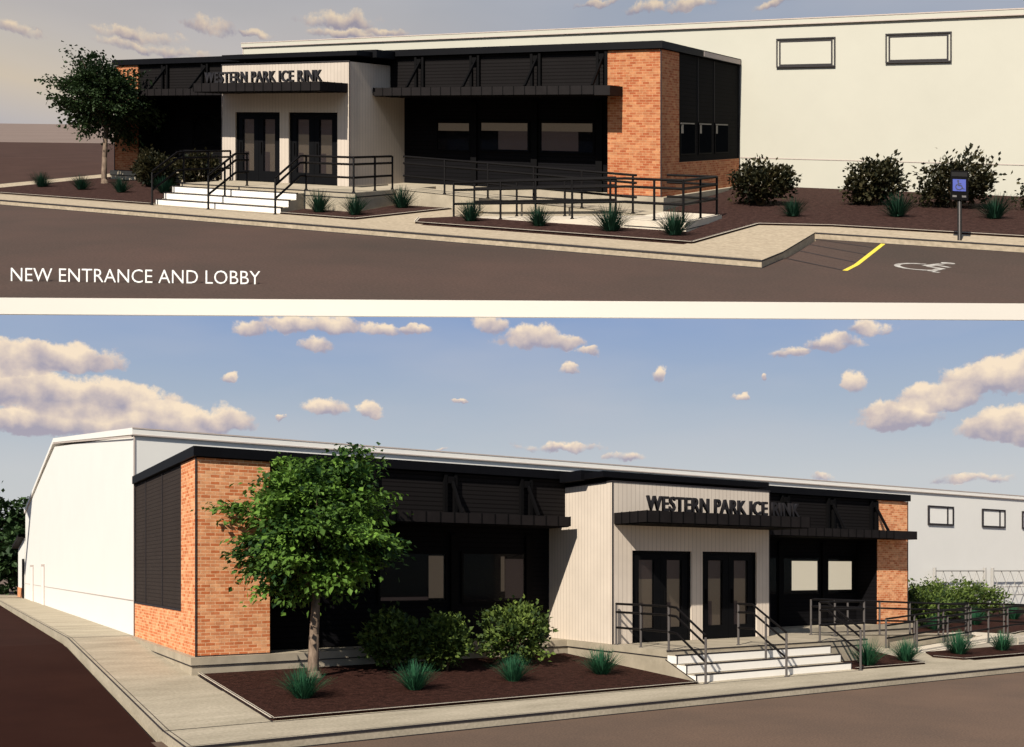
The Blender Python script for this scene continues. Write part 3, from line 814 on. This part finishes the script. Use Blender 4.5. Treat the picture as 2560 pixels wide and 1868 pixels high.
def railings(st):
    v = view_of(st)
    g = 'handrails at the entrance, ' + v
    b0, b1, b2, b3 = RAMP_B
    up = lambda a: -0.3 * (a - 15.71) / 7.6
    lo = lambda a: -0.6 + 0.3 * (a - 18.4) / 4.9
    railing(st, 'handrail along the left edge of the landing and steps, ' + v,
            [(9.1, -1.99, 0), (9.1, -3.85, 0), (9.1, -4.1, -0.02), (9.1, -5.0, -0.56)],
            [(9.1, -2.0, 0), (9.1, -2.9, 0), (9.1, -3.85, 0), (9.1, -5.0, -0.6)], group=g)
    railing(st, 'handrail down the middle of the white steps, ' + v,
            [(11.45, -3.55, 0), (11.45, -4.05, 0), (11.45, -5.05, -0.58)],
            [(11.45, -3.6, 0), (11.45, -4.45, -0.26), (11.45, -5.05, -0.6)], group=g)
    railing(st, 'handrail on the right of the steps turning round the landing corner, ' + v,
            [(13.95, -5.05, -0.58), (13.95, -4.1, 0), (13.95, -3.86, 0), (15.62, -3.86, 0), (15.62, -2.2, 0)],
            [(13.95, -5.05, -0.6), (13.95, -3.86, 0), (15.62, -3.86, 0), (15.62, -2.95, 0), (15.62, -2.16, 0)], group=g)
    railing(st, 'long middle handrail sloping along the upper ramp run, ' + v,
            [(15.9, b2 + 0.08, 0), (23.0, b2 + 0.08, up(23.0))],
            [(a, b2 + 0.08, up(a)) for a in (17.3, 18.7, 20.1, 21.5, 22.9)], group=g)
    railing(st, 'outer handrail along the lower ramp run and round the platform, ' + v,
            [(18.5, b0 + 0.08, lo(18.5)), (23.3, b0 + 0.08, -0.3), (24.7, b0 + 0.08, -0.3), (24.7, b3 - 0.08, -0.3), (23.4, b3 - 0.08, -0.3)],
            [(a, b0 + 0.08, lo(a)) for a in (18.5, 19.9, 20.9, 21.9, 22.9)] + [(24.0, b0 + 0.08, -0.3), (24.7, b0 + 0.08, -0.3), (24.7, -2.2, -0.3), (24.7, b3 - 0.08, -0.3)], group=g)
    railing(st, 'short inner handrail of the lower ramp run, ' + v,
            [(18.5, b1 - 0.08, lo(18.5)), (22.6, b1 - 0.08, lo(22.6))],
            [(a, b1 - 0.08, lo(a)) for a in (18.5, 19.8, 21.2, 22.6)], group=g)

# ------------------------------------------------------------------ ground, road, pavement, beds
def ground(st):
    up = st.name == 'upper'
    suf = ''
    # wide base
    far = 3000.0 if up else 700.0
    m = MB(st)
    if up:
        for (x0, x1) in ((-1600, -1.72), (-1.72, 44)):
            m.poly(clip([(x0, -5, T(-5) - 0.25), (x1, -5, T(-5) - 0.25), (x1, 7.2, T(7.2) - 0.25), (x0, 7.2, T(7.2) - 0.25)], sun_cut))
        m.poly(clip([(-1600, 7.2, -0.25), (44, 7.2, -0.25), (44, far, -0.25), (-1600, far, -0.25)], sun_cut))
    else:
        x0, x1 = -150, 400
        m.poly([(x0, -60, -0.85), (x1, -60, -0.85), (x1, -5, -0.85), (x0, -5, -0.85)])
        m.poly([(x0, -5, -0.85), (x1, -5, -0.85), (x1, 7.2, -0.25), (x0, 7.2, -0.25)])
        m.poly([(x0, 7.2, -0.25), (x1, 7.2, -0.25), (x1, far, -0.25), (x0, far, -0.25)])
    o = m.build('ground', M['land']); tag(o, kind='structure')
    # street asphalt
    m = MB(st)
    if up:
        # reaches the white edge wall; corners found over world x, y
        K = st.K
        def inv(x, y):
            p = Vector((x / K, y / K)) - st.o
            det = st.a.x * st.b.y - st.a.y * st.b.x
            return ((p.x * st.b.y - p.y * st.b.x) / det, (st.a.x * p.y - st.a.y * p.x) / det, -0.75)
        X0, X1 = -60 * K, 17.9 * K
        e = lambda x: K * EDGE_Y + 0.0426 * x
        c0, c1 = inv(X0, e(X0)), inv(X1, e(X1))
        m.poly(clip([c0, c1, (c1[0], -5.0, -0.75), (c0[0], -5.0, -0.75)], sun_cut))
        m.poly(clip([(27.42, -5, -0.75), (43, -5, -0.75), (43, -2.2, T(-2.2) - 0.15), (27.42, -2.2, T(-2.2) - 0.15)], sun_cut))
    else:
        m.poly([(-1.75, -40, -0.75), (200, -40, -0.75), (200, -5, -0.75), (-1.75, -5, -0.75)])
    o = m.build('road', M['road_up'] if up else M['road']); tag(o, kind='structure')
    # dark drive past the left end
    m = MB(st)
    if up:
        m.poly(clip([(-60, -5, T(-5) - 0.15), (-1.7, -5, T(-5) - 0.15), (-1.7, 7.2, -0.15), (-60, 7.2, -0.15)], sun_cut))
        m.poly(clip([(-60, 7.2, -0.15), (-1.7, 7.2, -0.15), (-1.7, 70, -0.15), (-60, 30, -0.15)], sun_cut))
    else:
        m.poly([(-60, -40, -0.746), (-1.75, -40, -0.746), (-1.75, -5, -0.746), (-60, -5, -0.746)])
        m.poly([(-60, -5, -0.746), (-1.7, -5, -0.746), (-1.7, 7.2, -0.15), (-60, 7.2, -0.15)])
        m.poly([(-60, 7.2, -0.15), (-1.7, 7.2, -0.15), (-1.7, 120, -0.15), (-60, 120, -0.15)])
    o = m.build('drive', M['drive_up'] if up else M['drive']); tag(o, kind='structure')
    # pavement with kerb
    t = lambda a, b: T(b)
    m = MB(st)
    fe = -6.5
    m.prism([(-1.6, fe), (27.35, fe), (27.35, -5), (-1.6, -5)], -1.0, -0.6)
    m.prism([(-1.6, -5), (0, -5), (0, 7.2), (-1.6, 7.2)], lambda a, b: T(b) - 0.4, t)
    m.prism([(-1.6, 7.2), (0, 7.2), (0, 56), (-1.6, 56)], -0.4, 0.0)
    m.prism([(0, -5), (18.6, -5), (18.6, -2), (0, -2)], lambda a, b: T(b) - 0.4, lambda a, b: T(b) - 0.002)
    m.prism([(25.3, -5), (27.35, -5), (27.35, -2.2), (43.5, -2.2), (43.5, -0.95), (27.5, -1.15), (25.9, -1.6)], lambda a, b: T(b) - 0.5, t)
    # joints and kerb lines
    m.line_on([(-1.6, -5.02), (0.02, -5.02)], 0.03, 0.004, 1)
    m.line_on([(-1.6, 7.2), (0, 7.2)], 0.04, 0.004, 1)
    m.line_on([(-1.58, 55), (-1.58, 7.2), (-1.58, -5), (-1.58, -6.45)], 0.035, 0.004, 1)
    m.line_on([(-1.6, -6.485), (27.33, -6.485)], 0.028, 0.004, 1)
    m.line_on([(-1.5, 55), (-1.5, 7.2), (-1.5, -5), (-1.5, -6.4)], 0.015, 0.004, 1)
    m.line_on([(-1.5, -6.40), (27.2, -6.40)], 0.014, 0.004, 1)
    m.line_on([(0.0, -5.06), (13.9, -5.06)], 0.03, 0.004, 1)
    m.line_on([(0.03, -5.0), (0.03, 0)], 0.03, 0.004, 1)
    m.box(-1.6, 27.35, fe - 0.012, fe - 0.002, -0.765, -0.735, 1).box(-1.6, 27.35, fe - 0.012, fe - 0.002, -0.625, -0.597, 1)
    m.box(27.352, 27.362, fe, -5, -0.765, -0.735, 1).box(27.352, 27.362, fe, -5, -0.625, -0.597, 1)
    m.poly([(27.362, -5, -0.62), (27.362, -2.2, T(-2.2) - 0.02), (27.362, -2.2, T(-2.2) + 0.004), (27.362, -5, -0.596)], 1)
    m.box(27.36, 43, -2.212, -2.202, T(-2.2) - 0.02, T(-2.2) + 0.004, 1)
    m.box(27.36, 43, -2.212, -2.202, T(-2.2) - 0.165, T(-2.2) - 0.14, 1)
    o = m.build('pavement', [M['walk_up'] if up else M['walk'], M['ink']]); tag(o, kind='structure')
    # planting beds
    def bed(pts, edge, lift=0.03):
        m = MB(st)
        m.prism(pts, lambda a, b: T(b) - 0.3, lambda a, b: T(b) + lift)
        for p in edge: m.line_on(p, 0.07, lift + 0.02, 1)
        for p in edge: m.line_on(p, 0.02, lift + 0.026, 2)
        o = m.build('planting_bed', [M['mulch_up'] if up else M['mulch'], M['conc_edge'], M['ink']])
        tag(o, kind='structure')
    bed([(0.05, -4.95), (8.95, -4.95), (8.95, 0.7), (0.05, 0.7)], [[(0.05, 0), (0.05, -4.95), (8.95, -4.95)]])
    bed([(13.98, -4.9), (16.55, -4.95), (17.6, -2.14), (15.75, -2.14), (15.75, -3.93), (13.98, -3.93)], [[(13.98, -4.9), (16.55, -4.95), (17.6, -2.14)]])
    bed([(18.0, -4.2), (18.35, -4.85), (25.42, -4.85), (25.9, -1.6), (24.85, -1.2), (24.85, -3.5), (18.7, -3.5)], [[(18.0, -4.2), (18.35, -4.85), (25.42, -4.85), (25.9, -1.6)]])
    bed([(25.92, -1.6), (27.5, -1.15), (43.5, -0.95), (43.5, 7.0), (23.05, 7.0), (23.05, -0.8), (24.85, -0.8), (24.85, -1.2)], [[(25.92, -1.6), (27.5, -1.15), (43.5, -0.95)]])

M['walk_up'] = mat('pavement_upper', (0.42, 0.345, 0.25), 0.9, scale=5, col2=(0.34, 0.275, 0.195), stretch=(0.6, 1.5, 1), bump=0.05, spec=0.12, detail=3, grain=0.16, grain_scale=11)  # same pavement, colour lowered to offset the brighter light up there
EDGE_Y = 13.77

# ------------------------------------------------------------------ plants
def smooth_tones(me, tones):
    at = me.attributes.new('tone', 'FLOAT', 'FACE')
    at.data.foreach_set('value', tones)

class Leaves:
    def __init__(s): s.v = []; s.f = []; s.t = []
    def leaf(s, c, d, n, ln, wd, tone, bend=0.25):
        """a pointed leaf folded at its rib, root at c, along d, facing n"""
        side = d.cross(n)
        if side.length < 1e-4: return
        side.normalize(); nn = side.cross(d).normalized()
        i = len(s.v)
        mid = c + d * ln * 0.5 + nn * ln * 0.06
        s.v += [c, mid + side * wd * 0.5 - nn * wd * bend * 0.4, c + d * ln - nn * ln * bend, mid - side * wd * 0.5 - nn * wd * bend * 0.4]
        s.f += [(i, i + 1, i + 2, i + 3)]; s.t += [tone]
    def blade(s, c, d, ln, wd, droop, tone):
        side = d.cross(Vector((0, 0, 1)))
        if side.length < 1e-4: side = Vector((1, 0, 0))
        side.normalize()
        i = len(s.v); n = 4; pts = []
        out = Vector((d.x, d.y, 0))
        for k in range(n):
            t = k / (n - 1)
            p = c + d * ln * t + out * droop * ln * t * t - Vector((0, 0, droop * ln * 0.5 * t * t * t))
            w = wd * (1 - 0.85 * t)
            s.v += [p - side * w / 2, p + side * w / 2]
        for k in range(n - 1):
            s.f += [(i + 2 * k, i + 2 * k + 1, i + 2 * k + 3, i + 2 * k + 2)]; s.t += [tone]
    def build(s, name, material, parent):
        me = bpy.data.meshes.new(name); me.from_pydata([tuple(v) for v in s.v], [], s.f)
        me.materials.append(material); smooth_tones(me, s.t); me.update()
        o = bpy.data.objects.new(name, me); COL.objects.link(o); o.parent = parent
        return o

def rdir(rng, up=0.0):
    while True:
        v = Vector((rng.uniform(-1, 1), rng.uniform(-1, 1), rng.uniform(-1, 1)))
        if 0.05 < v.length < 1:
            v.normalize(); v.z += up
            return v.normalized()

def branch_mesh(name, segs, material, parent):
    """segs: (p, q, r0, r1) tapered limbs in local metres"""
    V, F = [], []
    for p, q, r0, r1 in segs:
        d = (q - p).normalized()
        u = d.cross(Vector((0, 0, 1)) if abs(d.z) < 0.9 else Vector((1, 0, 0))).normalized(); w = d.cross(u)
        i = len(V); n = 8
        for c, r in ((p, r0), (q, r1)):
            for k in range(n):
                t = 2 * math.pi * k / n
                V.append(tuple(c + (u * math.cos(t) + w * math.sin(t)) * r))
        for k in range(n): F.append((i + k, i + (k + 1) % n, i + n + (k + 1) % n, i + n + k))
        F.append(tuple(i + n + k for k in range(n)))
    me = bpy.data.meshes.new(name); me.from_pydata(V, [], F); me.materials.append(material)
    for p in me.polygons: p.use_smooth = True
    o = bpy.data.objects.new(name, me); COL.objects.link(o); o.parent = parent
    return o

def make_tree(name, loc, K, label, leafm, seed, trunk_h, crown_c, crown_r, n_clump, n_leaf, leaf_l, group=None, trunk_r=0.13, sparse=0.0):
    rng = random.Random(seed)
    root = empty(name, loc, label, 'tree', group, scale=K)
    cc = Vector((0.05, 0, crown_c)); rx, rz = crown_r
    segs = []
    pts = [Vector((0.05, 0, -0.15)), Vector((0, 0, 0.12)), Vector((0.02, 0.0, trunk_h * 0.5)), Vector((0.06, 0.02, trunk_h)), Vector((0.08, 0.0, crown_c + rz * 0.35))]
    rr = [trunk_r * 1.7, trunk_r * 1.05, trunk_r * 0.88, trunk_r * 0.75, trunk_r * 0.25]
    for i in range(4): segs.append((pts[i], pts[i + 1], rr[i], rr[i + 1]))
    L = Leaves(); clumps = []
    while len(clumps) < n_clump:
        d = rdir(rng); k = rng.uniform(0.35, 1.0) ** 0.6
        c = Vector((d.x * rx * k, d.y * rx * k, d.z * rz * k))
        # flatter underside, uneven outline
        if c.z < -0.55 * rz and rng.random() < 0.6: continue
        bump = 1 + 0.17 * math.sin(3.1 * math.atan2(d.y, d.x) + 2 * d.z + seed) + 0.14 * math.sin(7 * d.z + 5 * d.x + seed)
        c = cc + c * bump
        if sparse and math.sin(c.x * 3.3 + seed) * math.sin(c.z * 3.7 + c.y * 2) > 1 - sparse: continue
        clumps.append(c)
    for c in clumps:
        hub = Vector((0.07, 0, trunk_h + (c.z - trunk_h) * 0.35 + 0.1))
        if rng.random() < 0.55:
            mid = hub.lerp(c, 0.55) + Vector((0, 0, 0.12))
            segs += [(hub, mid, 0.035, 0.02), (mid, c, 0.02, 0.008)]
        out = (c - cc); out = out.normalized() if out.length > 0.01 else Vector((0, 0, 1))
        base = rng.uniform(0.0, 0.85)
        cr = 0.20 * rx * rng.uniform(0.7, 1.25)
        for _ in range(n_leaf):
            k = rng.gauss(0, 1) * cr
            p = c + Vector((rng.gauss(0, 1) * cr * 0.7, rng.gauss(0, 1) * cr * 0.7, rng.gauss(0, 1) * cr * 0.16)) + out * k * 0.5 - Vector((0, 0, abs(k) * 0.18))
            d = (Vector((out.x, out.y, out.z * 0.4)) * 0.9 + rdir(rng) * 0.8 + Vector((0, 0, -0.12))).normalized()
            n = (Vector((0, 0, 1)) + rdir(rng) * 0.65).normalized()
            l = leaf_l * rng.uniform(0.65, 1.35)
            L.leaf(p, d, n, l, l * 0.75, min(1, max(0, base + rng.gauss(0, 0.18))))
    branch_mesh('trunk', segs, M['bark'], root)
    L.build('crown', leafm, root)
    return root

def make_shrub(st, loc, label, w, h, seed, group, n=1000, leaf=0.12):
    rng = random.Random(seed)
    root = empty('shrub', loc, label, 'shrub', group, scale=st.K)
    segs = []
    for k in range(9):
        t = rng.uniform(0, 6.28); r = rng.uniform(0.05, 0.3) * w
        segs.append((Vector((math.cos(t) * 0.06, math.sin(t) * 0.06, -0.05)), Vector((math.cos(t) * r, math.sin(t) * r, h * rng.uniform(0.5, 0.8))), 0.022, 0.008))
    branch_mesh('stem', segs, M['twig'], root)
    L = Leaves()
    cl = []
    while len(cl) < n // 22:
        d = rdir(rng); k = rng.uniform(0.5, 1) ** 0.5
        k *= 1 + 0.20 * math.sin(3 * math.atan2(d.y, d.x) + seed) + 0.14 * math.sin(5 * d.z + 4 * d.x + seed * 2)
        c = Vector((d.x * w * 0.42 * k, d.y * w * 0.42 * k, h * 0.52 + d.z * h * 0.42 * k))
        if c.z < 0.1 * h: continue
        cl.append(c)
    for c in cl:
        base = rng.uniform(0.05, 0.8)
        out = (c - Vector((0, 0, h * 0.3))).normalized()
        for _ in range(22):
            p = c + Vector((rng.gauss(0, 1), rng.gauss(0, 1), rng.gauss(0, 0.8))) * (0.075 * w)
            if p.z < 0.03: continue
            d = (out + rdir(rng) * 0.8 + Vector((0, 0, 0.35))).normalized()
            n_ = (out * 0.6 + Vector((0, 0, 0.7)) + rdir(rng) * 0.6).normalized()
            l = leaf * rng.uniform(0.7, 1.3)
            L.leaf(p, d, n_, l, l * 0.7, min(1, max(0, base + rng.gauss(0, 0.2))))
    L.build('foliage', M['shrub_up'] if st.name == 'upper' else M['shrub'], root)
    return root

def make_tuft_mesh(seed, material):
    rng = random.Random(seed)
    L = Leaves()
    for _ in range(420):
        t = rng.uniform(0, 6.283); r = rng.uniform(0, 0.13)
        lean = rng.uniform(0.02, 1.25)
        d = Vector((math.cos(t) * lean, math.sin(t) * lean, 1)).normalized()
        L.blade(Vector((math.cos(t) * r, math.sin(t) * r, -0.02)), d, rng.uniform(0.44, 0.70), 0.020, rng.uniform(0.05, 0.3) * lean, min(1, max(0, rng.gauss(0.45, 0.25))))
    me = bpy.data.meshes.new('grass_tuft'); me.from_pydata([tuple(v) for v in L.v], [], L.f)
    me.materials.append(material); smooth_tones(me, L.t); me.update()
    return me

def tufts(st, spots, group):
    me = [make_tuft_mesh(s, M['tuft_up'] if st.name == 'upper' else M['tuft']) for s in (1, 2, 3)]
    rng = random.Random(7)
    first = None
    for i, (a, b, label) in enumerate(spots):
        if first is None:
            o = bpy.data.objects.new('grass_tuft', me[0]); first = o
        else:
            o = first.copy(); o.data = me[i % 3]
        COL.objects.link(o)
        o.location = st.P(a, b, T(b) + 0.03)
        k = st.K * rng.uniform(0.85, 1.15) * (0.88 if st.name == 'upper' else 1.0)
        o.scale = (k, k, k * rng.uniform(0.95, 1.1)); o.rotation_euler.z = rng.uniform(0, 6.28)
        tag(o, label, 'grass', group)

# ------------------------------------------------------------------ wheelchair symbol, signs, markings
def isa(m, place, s=1.0, mi=0):
    """seated wheelchair figure from flat pieces in a 1 x 1 field; place(u, v) gives (a, b, h)"""
    def piece(pts): m.poly([place(u * s, v * s) for u, v in pts], mi)
    n = 14
    piece([(-0.10 + 0.085 * math.cos(2 * math.pi * k / n), 0.40 + 0.085 * math.sin(2 * math.pi * k / n)) for k in range(n)])
    def bar(p, q, w):
        dx, dy = q[0] - p[0], q[1] - p[1]; l = math.hypot(dx, dy); nx, ny = -dy / l * w / 2, dx / l * w / 2
        piece([(p[0] - nx, p[1] - ny), (q[0] - nx, q[1] - ny), (q[0] + nx, q[1] + ny), (p[0] + nx, p[1] + ny)])
    bar((-0.09, 0.28), (-0.05, -0.06), 0.10)
    bar((-0.02, 0.13), (0.17, 0.13), 0.07)
    bar((-0.01, -0.04), (0.23, -0.05), 0.09)
    bar((0.20, -0.09), (0.31, -0.36), 0.09)
    bar((0.355, -0.375), (0.43, -0.34), 0.08)
    c, r0, r1 = (-0.02, -0.17), 0.235, 0.31
    a0, a1 = R(118), R(345)
    for k in range(16):
        t, u = a0 + (a1 - a0) * k / 16, a0 + (a1 - a0) * (k + 1) / 16
        piece([(c[0] + r0 * math.cos(t), c[1] + r0 * math.sin(t)), (c[0] + r1 * math.cos(t), c[1] + r1 * math.sin(t)),
               (c[0] + r1 * math.cos(u), c[1] + r1 * math.sin(u)), (c[0] + r0 * math.cos(u), c[1] + r0 * math.sin(u))])

def parking(st):
    fl = lambda a, b: T(b) - 0.15
    m = MB(st).line_on([(28.8, -2.25), (28.75, -5.0), (28.72, -5.95)], 0.09, 0.006, 0, fl)
    o = m.build('parking_line', M['yellow']); tag(o, 'yellow painted line edging the accessible parking bay', 'road marking')
    m = MB(st)
    for (p, q) in (((27.42, -2.25), (28.70, -2.85)), ((27.42, -3.0), (28.70, -3.75)), ((27.42, -3.9), (28.70, -4.75)), ((27.42, -4.9), (28.68, -5.9))):
        m.line_on([p, q], 0.045, 0.005, 0, fl)
    o = m.build('hatch_marking', M['ink']); tag(o, 'thin dark hatch lines beside the yellow parking line', 'road marking')
    m = MB(st)
    isa(m, lambda u, v: (30.02 + 1.2 * (0.80 * u + 0.60 * v) * 1.25, -4.55 + 1.2 * (-0.60 * u + 0.80 * v), fl(0, -4.55 + 1.2 * (-0.60 * u + 0.80 * v)) + 0.006))
    o = m.build('wheelchair_marking', M['paint']); tag(o, 'white wheelchair symbol painted on the asphalt bay', 'road marking')
    a0, b0 = 30.28, -2.0
    g = T(b0)
    root = empty('parking_sign', st.P(a0, b0, g), 'blue wheelchair sign on a dark post beside the parking bay', 'sign')
    MB(st).box(a0 - 0.04, a0 + 0.04, b0 - 0.03, b0 + 0.03, g - 0.1, 0.50).box(a0 - 0.012, a0 + 0.012, b0 - 0.036, b0 - 0.031, g, 0.40, 1).build('post', [M['rail'], M['post']], root)
    ax = st.a
    m = MB(st).box(a0 - 0.17, a0 + 0.17, b0 - 0.06, b0 - 0.032, 0.40, 1.02)
    m.box(a0 - 0.15, a0 + 0.15, b0 - 0.066, b0 - 0.061, 0.90, 0.99, 1)
    pl = m.build('panel', [M['soffit'], M['rail']], root)
    MB(st).box(a0 - 0.125, a0 + 0.125, b0 - 0.072, b0 - 0.062, 0.59, 0.84).build('blue_plate', M['blue'], pl)
    m = MB(st); isa(m, lambda u, v: (a0 + 0.23 * u, b0 - 0.078, 0.72 + 0.22 * v)); m.build('wheelchair_symbol', M['sign_ink'], pl)
    MB(st).box(a0 - 0.13, a0 - 0.05, b0 - 0.068, b0 - 0.061, 0.46, 0.50).box(a0 + 0.05, a0 + 0.13, b0 - 0.068, b0 - 0.061, 0.46, 0.50).build('badge', M['post'], pl)

def gate_fence(st):
    root = empty('chain_link_fence', st.P(32, 6.6, 0), 'pale chain link fence panels against the white hall wall', 'fence')
    b = 6.7
    posts = (34.3, 38.25, 38.9, 43.5)
    for a in posts: MB(st).tube((a, b, -0.3), (a, b, 1.86), 0.075, 0, 8).build('post', M['grey_fence'], root)
    m = MB(st)
    for (x0, x1) in ((34.3, 38.25), (38.9, 43.5)):
        for h in (1.72, 0.55): m.tube((x0, b, h), (x1, b, h), 0.035, 0, 6)
        n = 3; w = (x1 - x0) / n
        for k in range(n):
            m.tube((x0 + k * w, b, 0.55), (x0 + (k + 0.5) * w, b, 1.7), 0.014, 0, 4).tube((x0 + (k + 0.5) * w, b, 1.7), (x0 + (k + 1) * w, b, 0.55), 0.014, 0, 4)
            m.tube((x0 + k * w, b, 1.7), (x0 + (k + 0.5) * w, b, 0.55), 0.014, 0, 4).tube((x0 + (k + 0.5) * w, b, 0.55), (x0 + (k + 1) * w, b, 1.7), 0.014, 0, 4)
    m.build('mesh_panel', M['grey_fence'], root)
M['grey_fence'] = mat('pale_galvanised', (0.40, 0.38, 0.35), 0.6, noise=0.06)

# ------------------------------------------------------------------ assemble
for st in (LOW, UP):
    ground(st); lobby(st); hall(st); steps(st); ramp(st); railings(st)
lean_to(LOW)
gate_fence(LOW)
parking(UP)

# lower planting
make_tree('street_tree', LOW.P(1.98, -1.31, T(-1.31) + 0.03), K_LOW, 'bushy bright green tree in front of the brick end, lower picture', M['leaf'], 5, 1.70, 2.90, (1.43, 1.46), 225, 105, 0.115, trunk_r=0.11)
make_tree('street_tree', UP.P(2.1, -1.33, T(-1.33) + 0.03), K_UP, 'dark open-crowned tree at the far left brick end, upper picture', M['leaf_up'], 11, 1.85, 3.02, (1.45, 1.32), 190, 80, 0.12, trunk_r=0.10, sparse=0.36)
G_ = 'shrubs in the planting beds, lower picture'
for (a, b, w, h, s, lab) in (
        (4.0, -0.75, 1.35, 1.15, 21, 'dark shaded shrub right of the tree trunk, lower picture'),
        (4.85, -1.45, 1.15, 1.18, 22, 'leafy shrub under the first window, left of the round green shrub, lower picture'),
        (6.85, -1.15, 1.62, 1.30, 23, 'wide green shrub next to the beige entrance block, lower picture'),
        (25.3, 1.3, 2.0, 1.30, 24, 'shrub just right of the far brick end, lower picture'),
        (27.7, 2.6, 2.4, 1.40, 25, 'middle shrub of the hedge beyond the ramp, lower picture'),
        (29.9, 3.1, 2.4, 1.45, 26, 'tall shrub of the hedge in front of the fence, lower picture'),
        (32.0, 3.4, 2.3, 1.25, 27, 'last shrub at the right end of the hedge, lower picture')):
    make_shrub(LOW, LOW.P(a, b, T(b) + 0.02), lab, w, h, s, G_, 2900, 0.115)
G_ = 'shrubs in the planting beds, upper picture'
for (a, b, w, h, s, lab) in (
        (4.1, -0.75, 1.4, 1.05, 31, 'dark shrub beside the left brick end, upper picture'),
        (4.9, -1.4, 1.2, 0.9, 32, 'dim shrub nearest the left bed front, upper picture'),
        (6.6, -1.0, 1.4, 1.0, 33, 'dark shrub left of the entrance block, upper picture'),
        (24.95, 2.0, 1.65, 1.05, 34, 'black shaded shrub touching the right end of the lobby, upper picture'),
        (27.7, 3.3, 1.5, 1.12, 35, 'round dark shrub standing alone against the white wall, upper picture'),
        (29.7, 3.5, 1.95, 1.2, 36, 'broad shrub behind the parking sign, upper picture'),
        (32.1, 3.7, 1.7, 1.1, 37, 'shrub cut by the right edge of the upper picture')):
    make_shrub(UP, UP.P(a, b, T(b) + 0.02), lab, w, h, s, G_, 2900, 0.115)
tufts(LOW, [
    (1.06, -3.41, 'grass tuft in front of the tree trunk, lower picture'),
    (3.21, -3.42, 'grass tuft in front of the dark shrub, lower picture'),
    (5.47, -3.29, 'grass tuft in front of the wide green shrub, lower picture'),
    (7.73, -3.24, 'grass tuft left of the white steps, lower picture'),
    (14.78, -4.61, 'grass tuft touching the right end of the white steps, lower picture'),
    (16.4, -4.52, 'grass tuft in the pointed bed right of the steps, lower picture'),
    (19.23, -4.14, 'grass tuft at the start of the ramp, lower picture'),
    (21.3, -4.14, 'grass tuft at the right edge in front of the ramp, lower picture'),
    (24.9, 0.4, 'distant grass tuft behind the ramp rails, nearest the brick end, lower picture'),
    (28.3, 1.05, 'distant grass tuft in front of the hedge, lower picture'),
    (32.5, 2.0, 'distant grass tuft at the right end of the hedge, lower picture')], 'ornamental grass tufts, lower picture')
tufts(UP, [
    (1.23, -3.16, 'leftmost grass tuft in the left bed, upper picture'),
    (3.42, -3.20, 'second grass tuft from the left, left of the tree trunk, upper picture'),
    (5.48, -3.25, 'grass tuft right of the tree trunk, upper picture'),
    (7.0, -2.8, 'shaded grass tuft against the left end of the steps, upper picture'),
    (14.86, -4.36, 'grass tuft touching the right end of the steps, upper picture'),
    (16.11, -4.40, 'grass tuft at the landing corner, upper picture'),
    (16.33, -2.67, 'grass tuft in the nook between landing and ramp, upper picture'),
    (19.48, -4.10, 'first grass tuft in front of the ramp from the left, upper picture'),
    (21.40, -4.13, 'second grass tuft in front of the ramp, upper picture'),
    (23.26, -4.13, 'third grass tuft in front of the ramp, upper picture'),
    (24.76, -4.10, 'grass tuft in front of the ramp platform, upper picture'),
    (26.33, 0.0, 'grass tuft right of the black shaded shrub, upper picture'),
    (28.62, 1.02, 'grass tuft between the lone round shrub and the parking sign, upper picture'),
    (30.73, 1.62, 'grass tuft right of the parking sign, upper picture')], 'ornamental grass tufts, upper picture')
# dark trees beyond the hall, lower picture
for i, (x, y, w, h, lab) in enumerate((
        (-45.5, 82, 4.4, 9.0, 'tall dark tree at the left edge beyond the hall'),
        (-41.9, 88, 3.2, 8.6, 'dark tree half hidden behind the hall gable'),
        (-40.6, 78, 2.4, 5.0, 'low dark tree behind the lean-to'))):
    z = LOW.W(x * K_LOW, y * K_LOW, -0.1)
    make_tree('far_tree', z, K_LOW, lab, M['leaf_far'], 40 + i, h * 0.22, h * 0.55, (w, h * 0.50), 130, 34, 0.55, 'dark trees beyond the hall', 0.3)

# white edge wall between the two sites, and the caption standing on the upper asphalt
def edge_strip():
    K = K_UP
    me_v, F = [], []
    X0, X1 = -40.0, 36.0
    for X in (X0, X1):
        y = K * EDGE_Y + 0.0426 * X
        zt = UP.W(X, y, -0.75).z + 0.012
        zb = zt - 41 / 2350 * y
        # lower edge follows its own line
        for (yy, zz) in ((y - 0.03, zt), (y - 0.03, zb), (y + 0.05, zb), (y + 0.05, zt - 0.03)):
            me_v.append((X, yy, zz))
    F = [(0, 1, 5, 4), (1, 2, 6, 5), (2, 3, 7, 6), (3, 0, 4, 7), (0, 3, 2, 1), (4, 5, 6, 7)]
    me = bpy.data.meshes.new('white_border'); me.from_pydata(me_v, [], F); me.materials.append(M['strip'])
    ul = me.uv_layers.new(name='UVMap')
    for lp in me.loops:
        v = me.vertices[lp.vertex_index].co; ul.data[lp.index].uv = (v.x, v.z)
    o = bpy.data.objects.new('white_border', me); COL.objects.link(o)
    tag(o, 'plain white border strip running full width between upper and lower pictures', 'border')
edge_strip()
def cap_place(a, b, h):
    # a = world x, b = depth behind the front face, h = height on the asphalt
    y = 14.93 * K_UP + b
    return UP.W(a, y, -0.75) + Vector((0, 0, h))
cap = text_mesh(cap_place, 'caption_lettering', 'NEW ENTRANCE AND LOBBY', -7.96 * K_UP, -4.00 * K_UP, 0.0, 0.425, 0.0, 0.02, M['caption'], None, -0.008)
tag(cap, 'white capital lettering reading NEW ENTRANCE AND LOBBY on the upper asphalt', 'lettering')
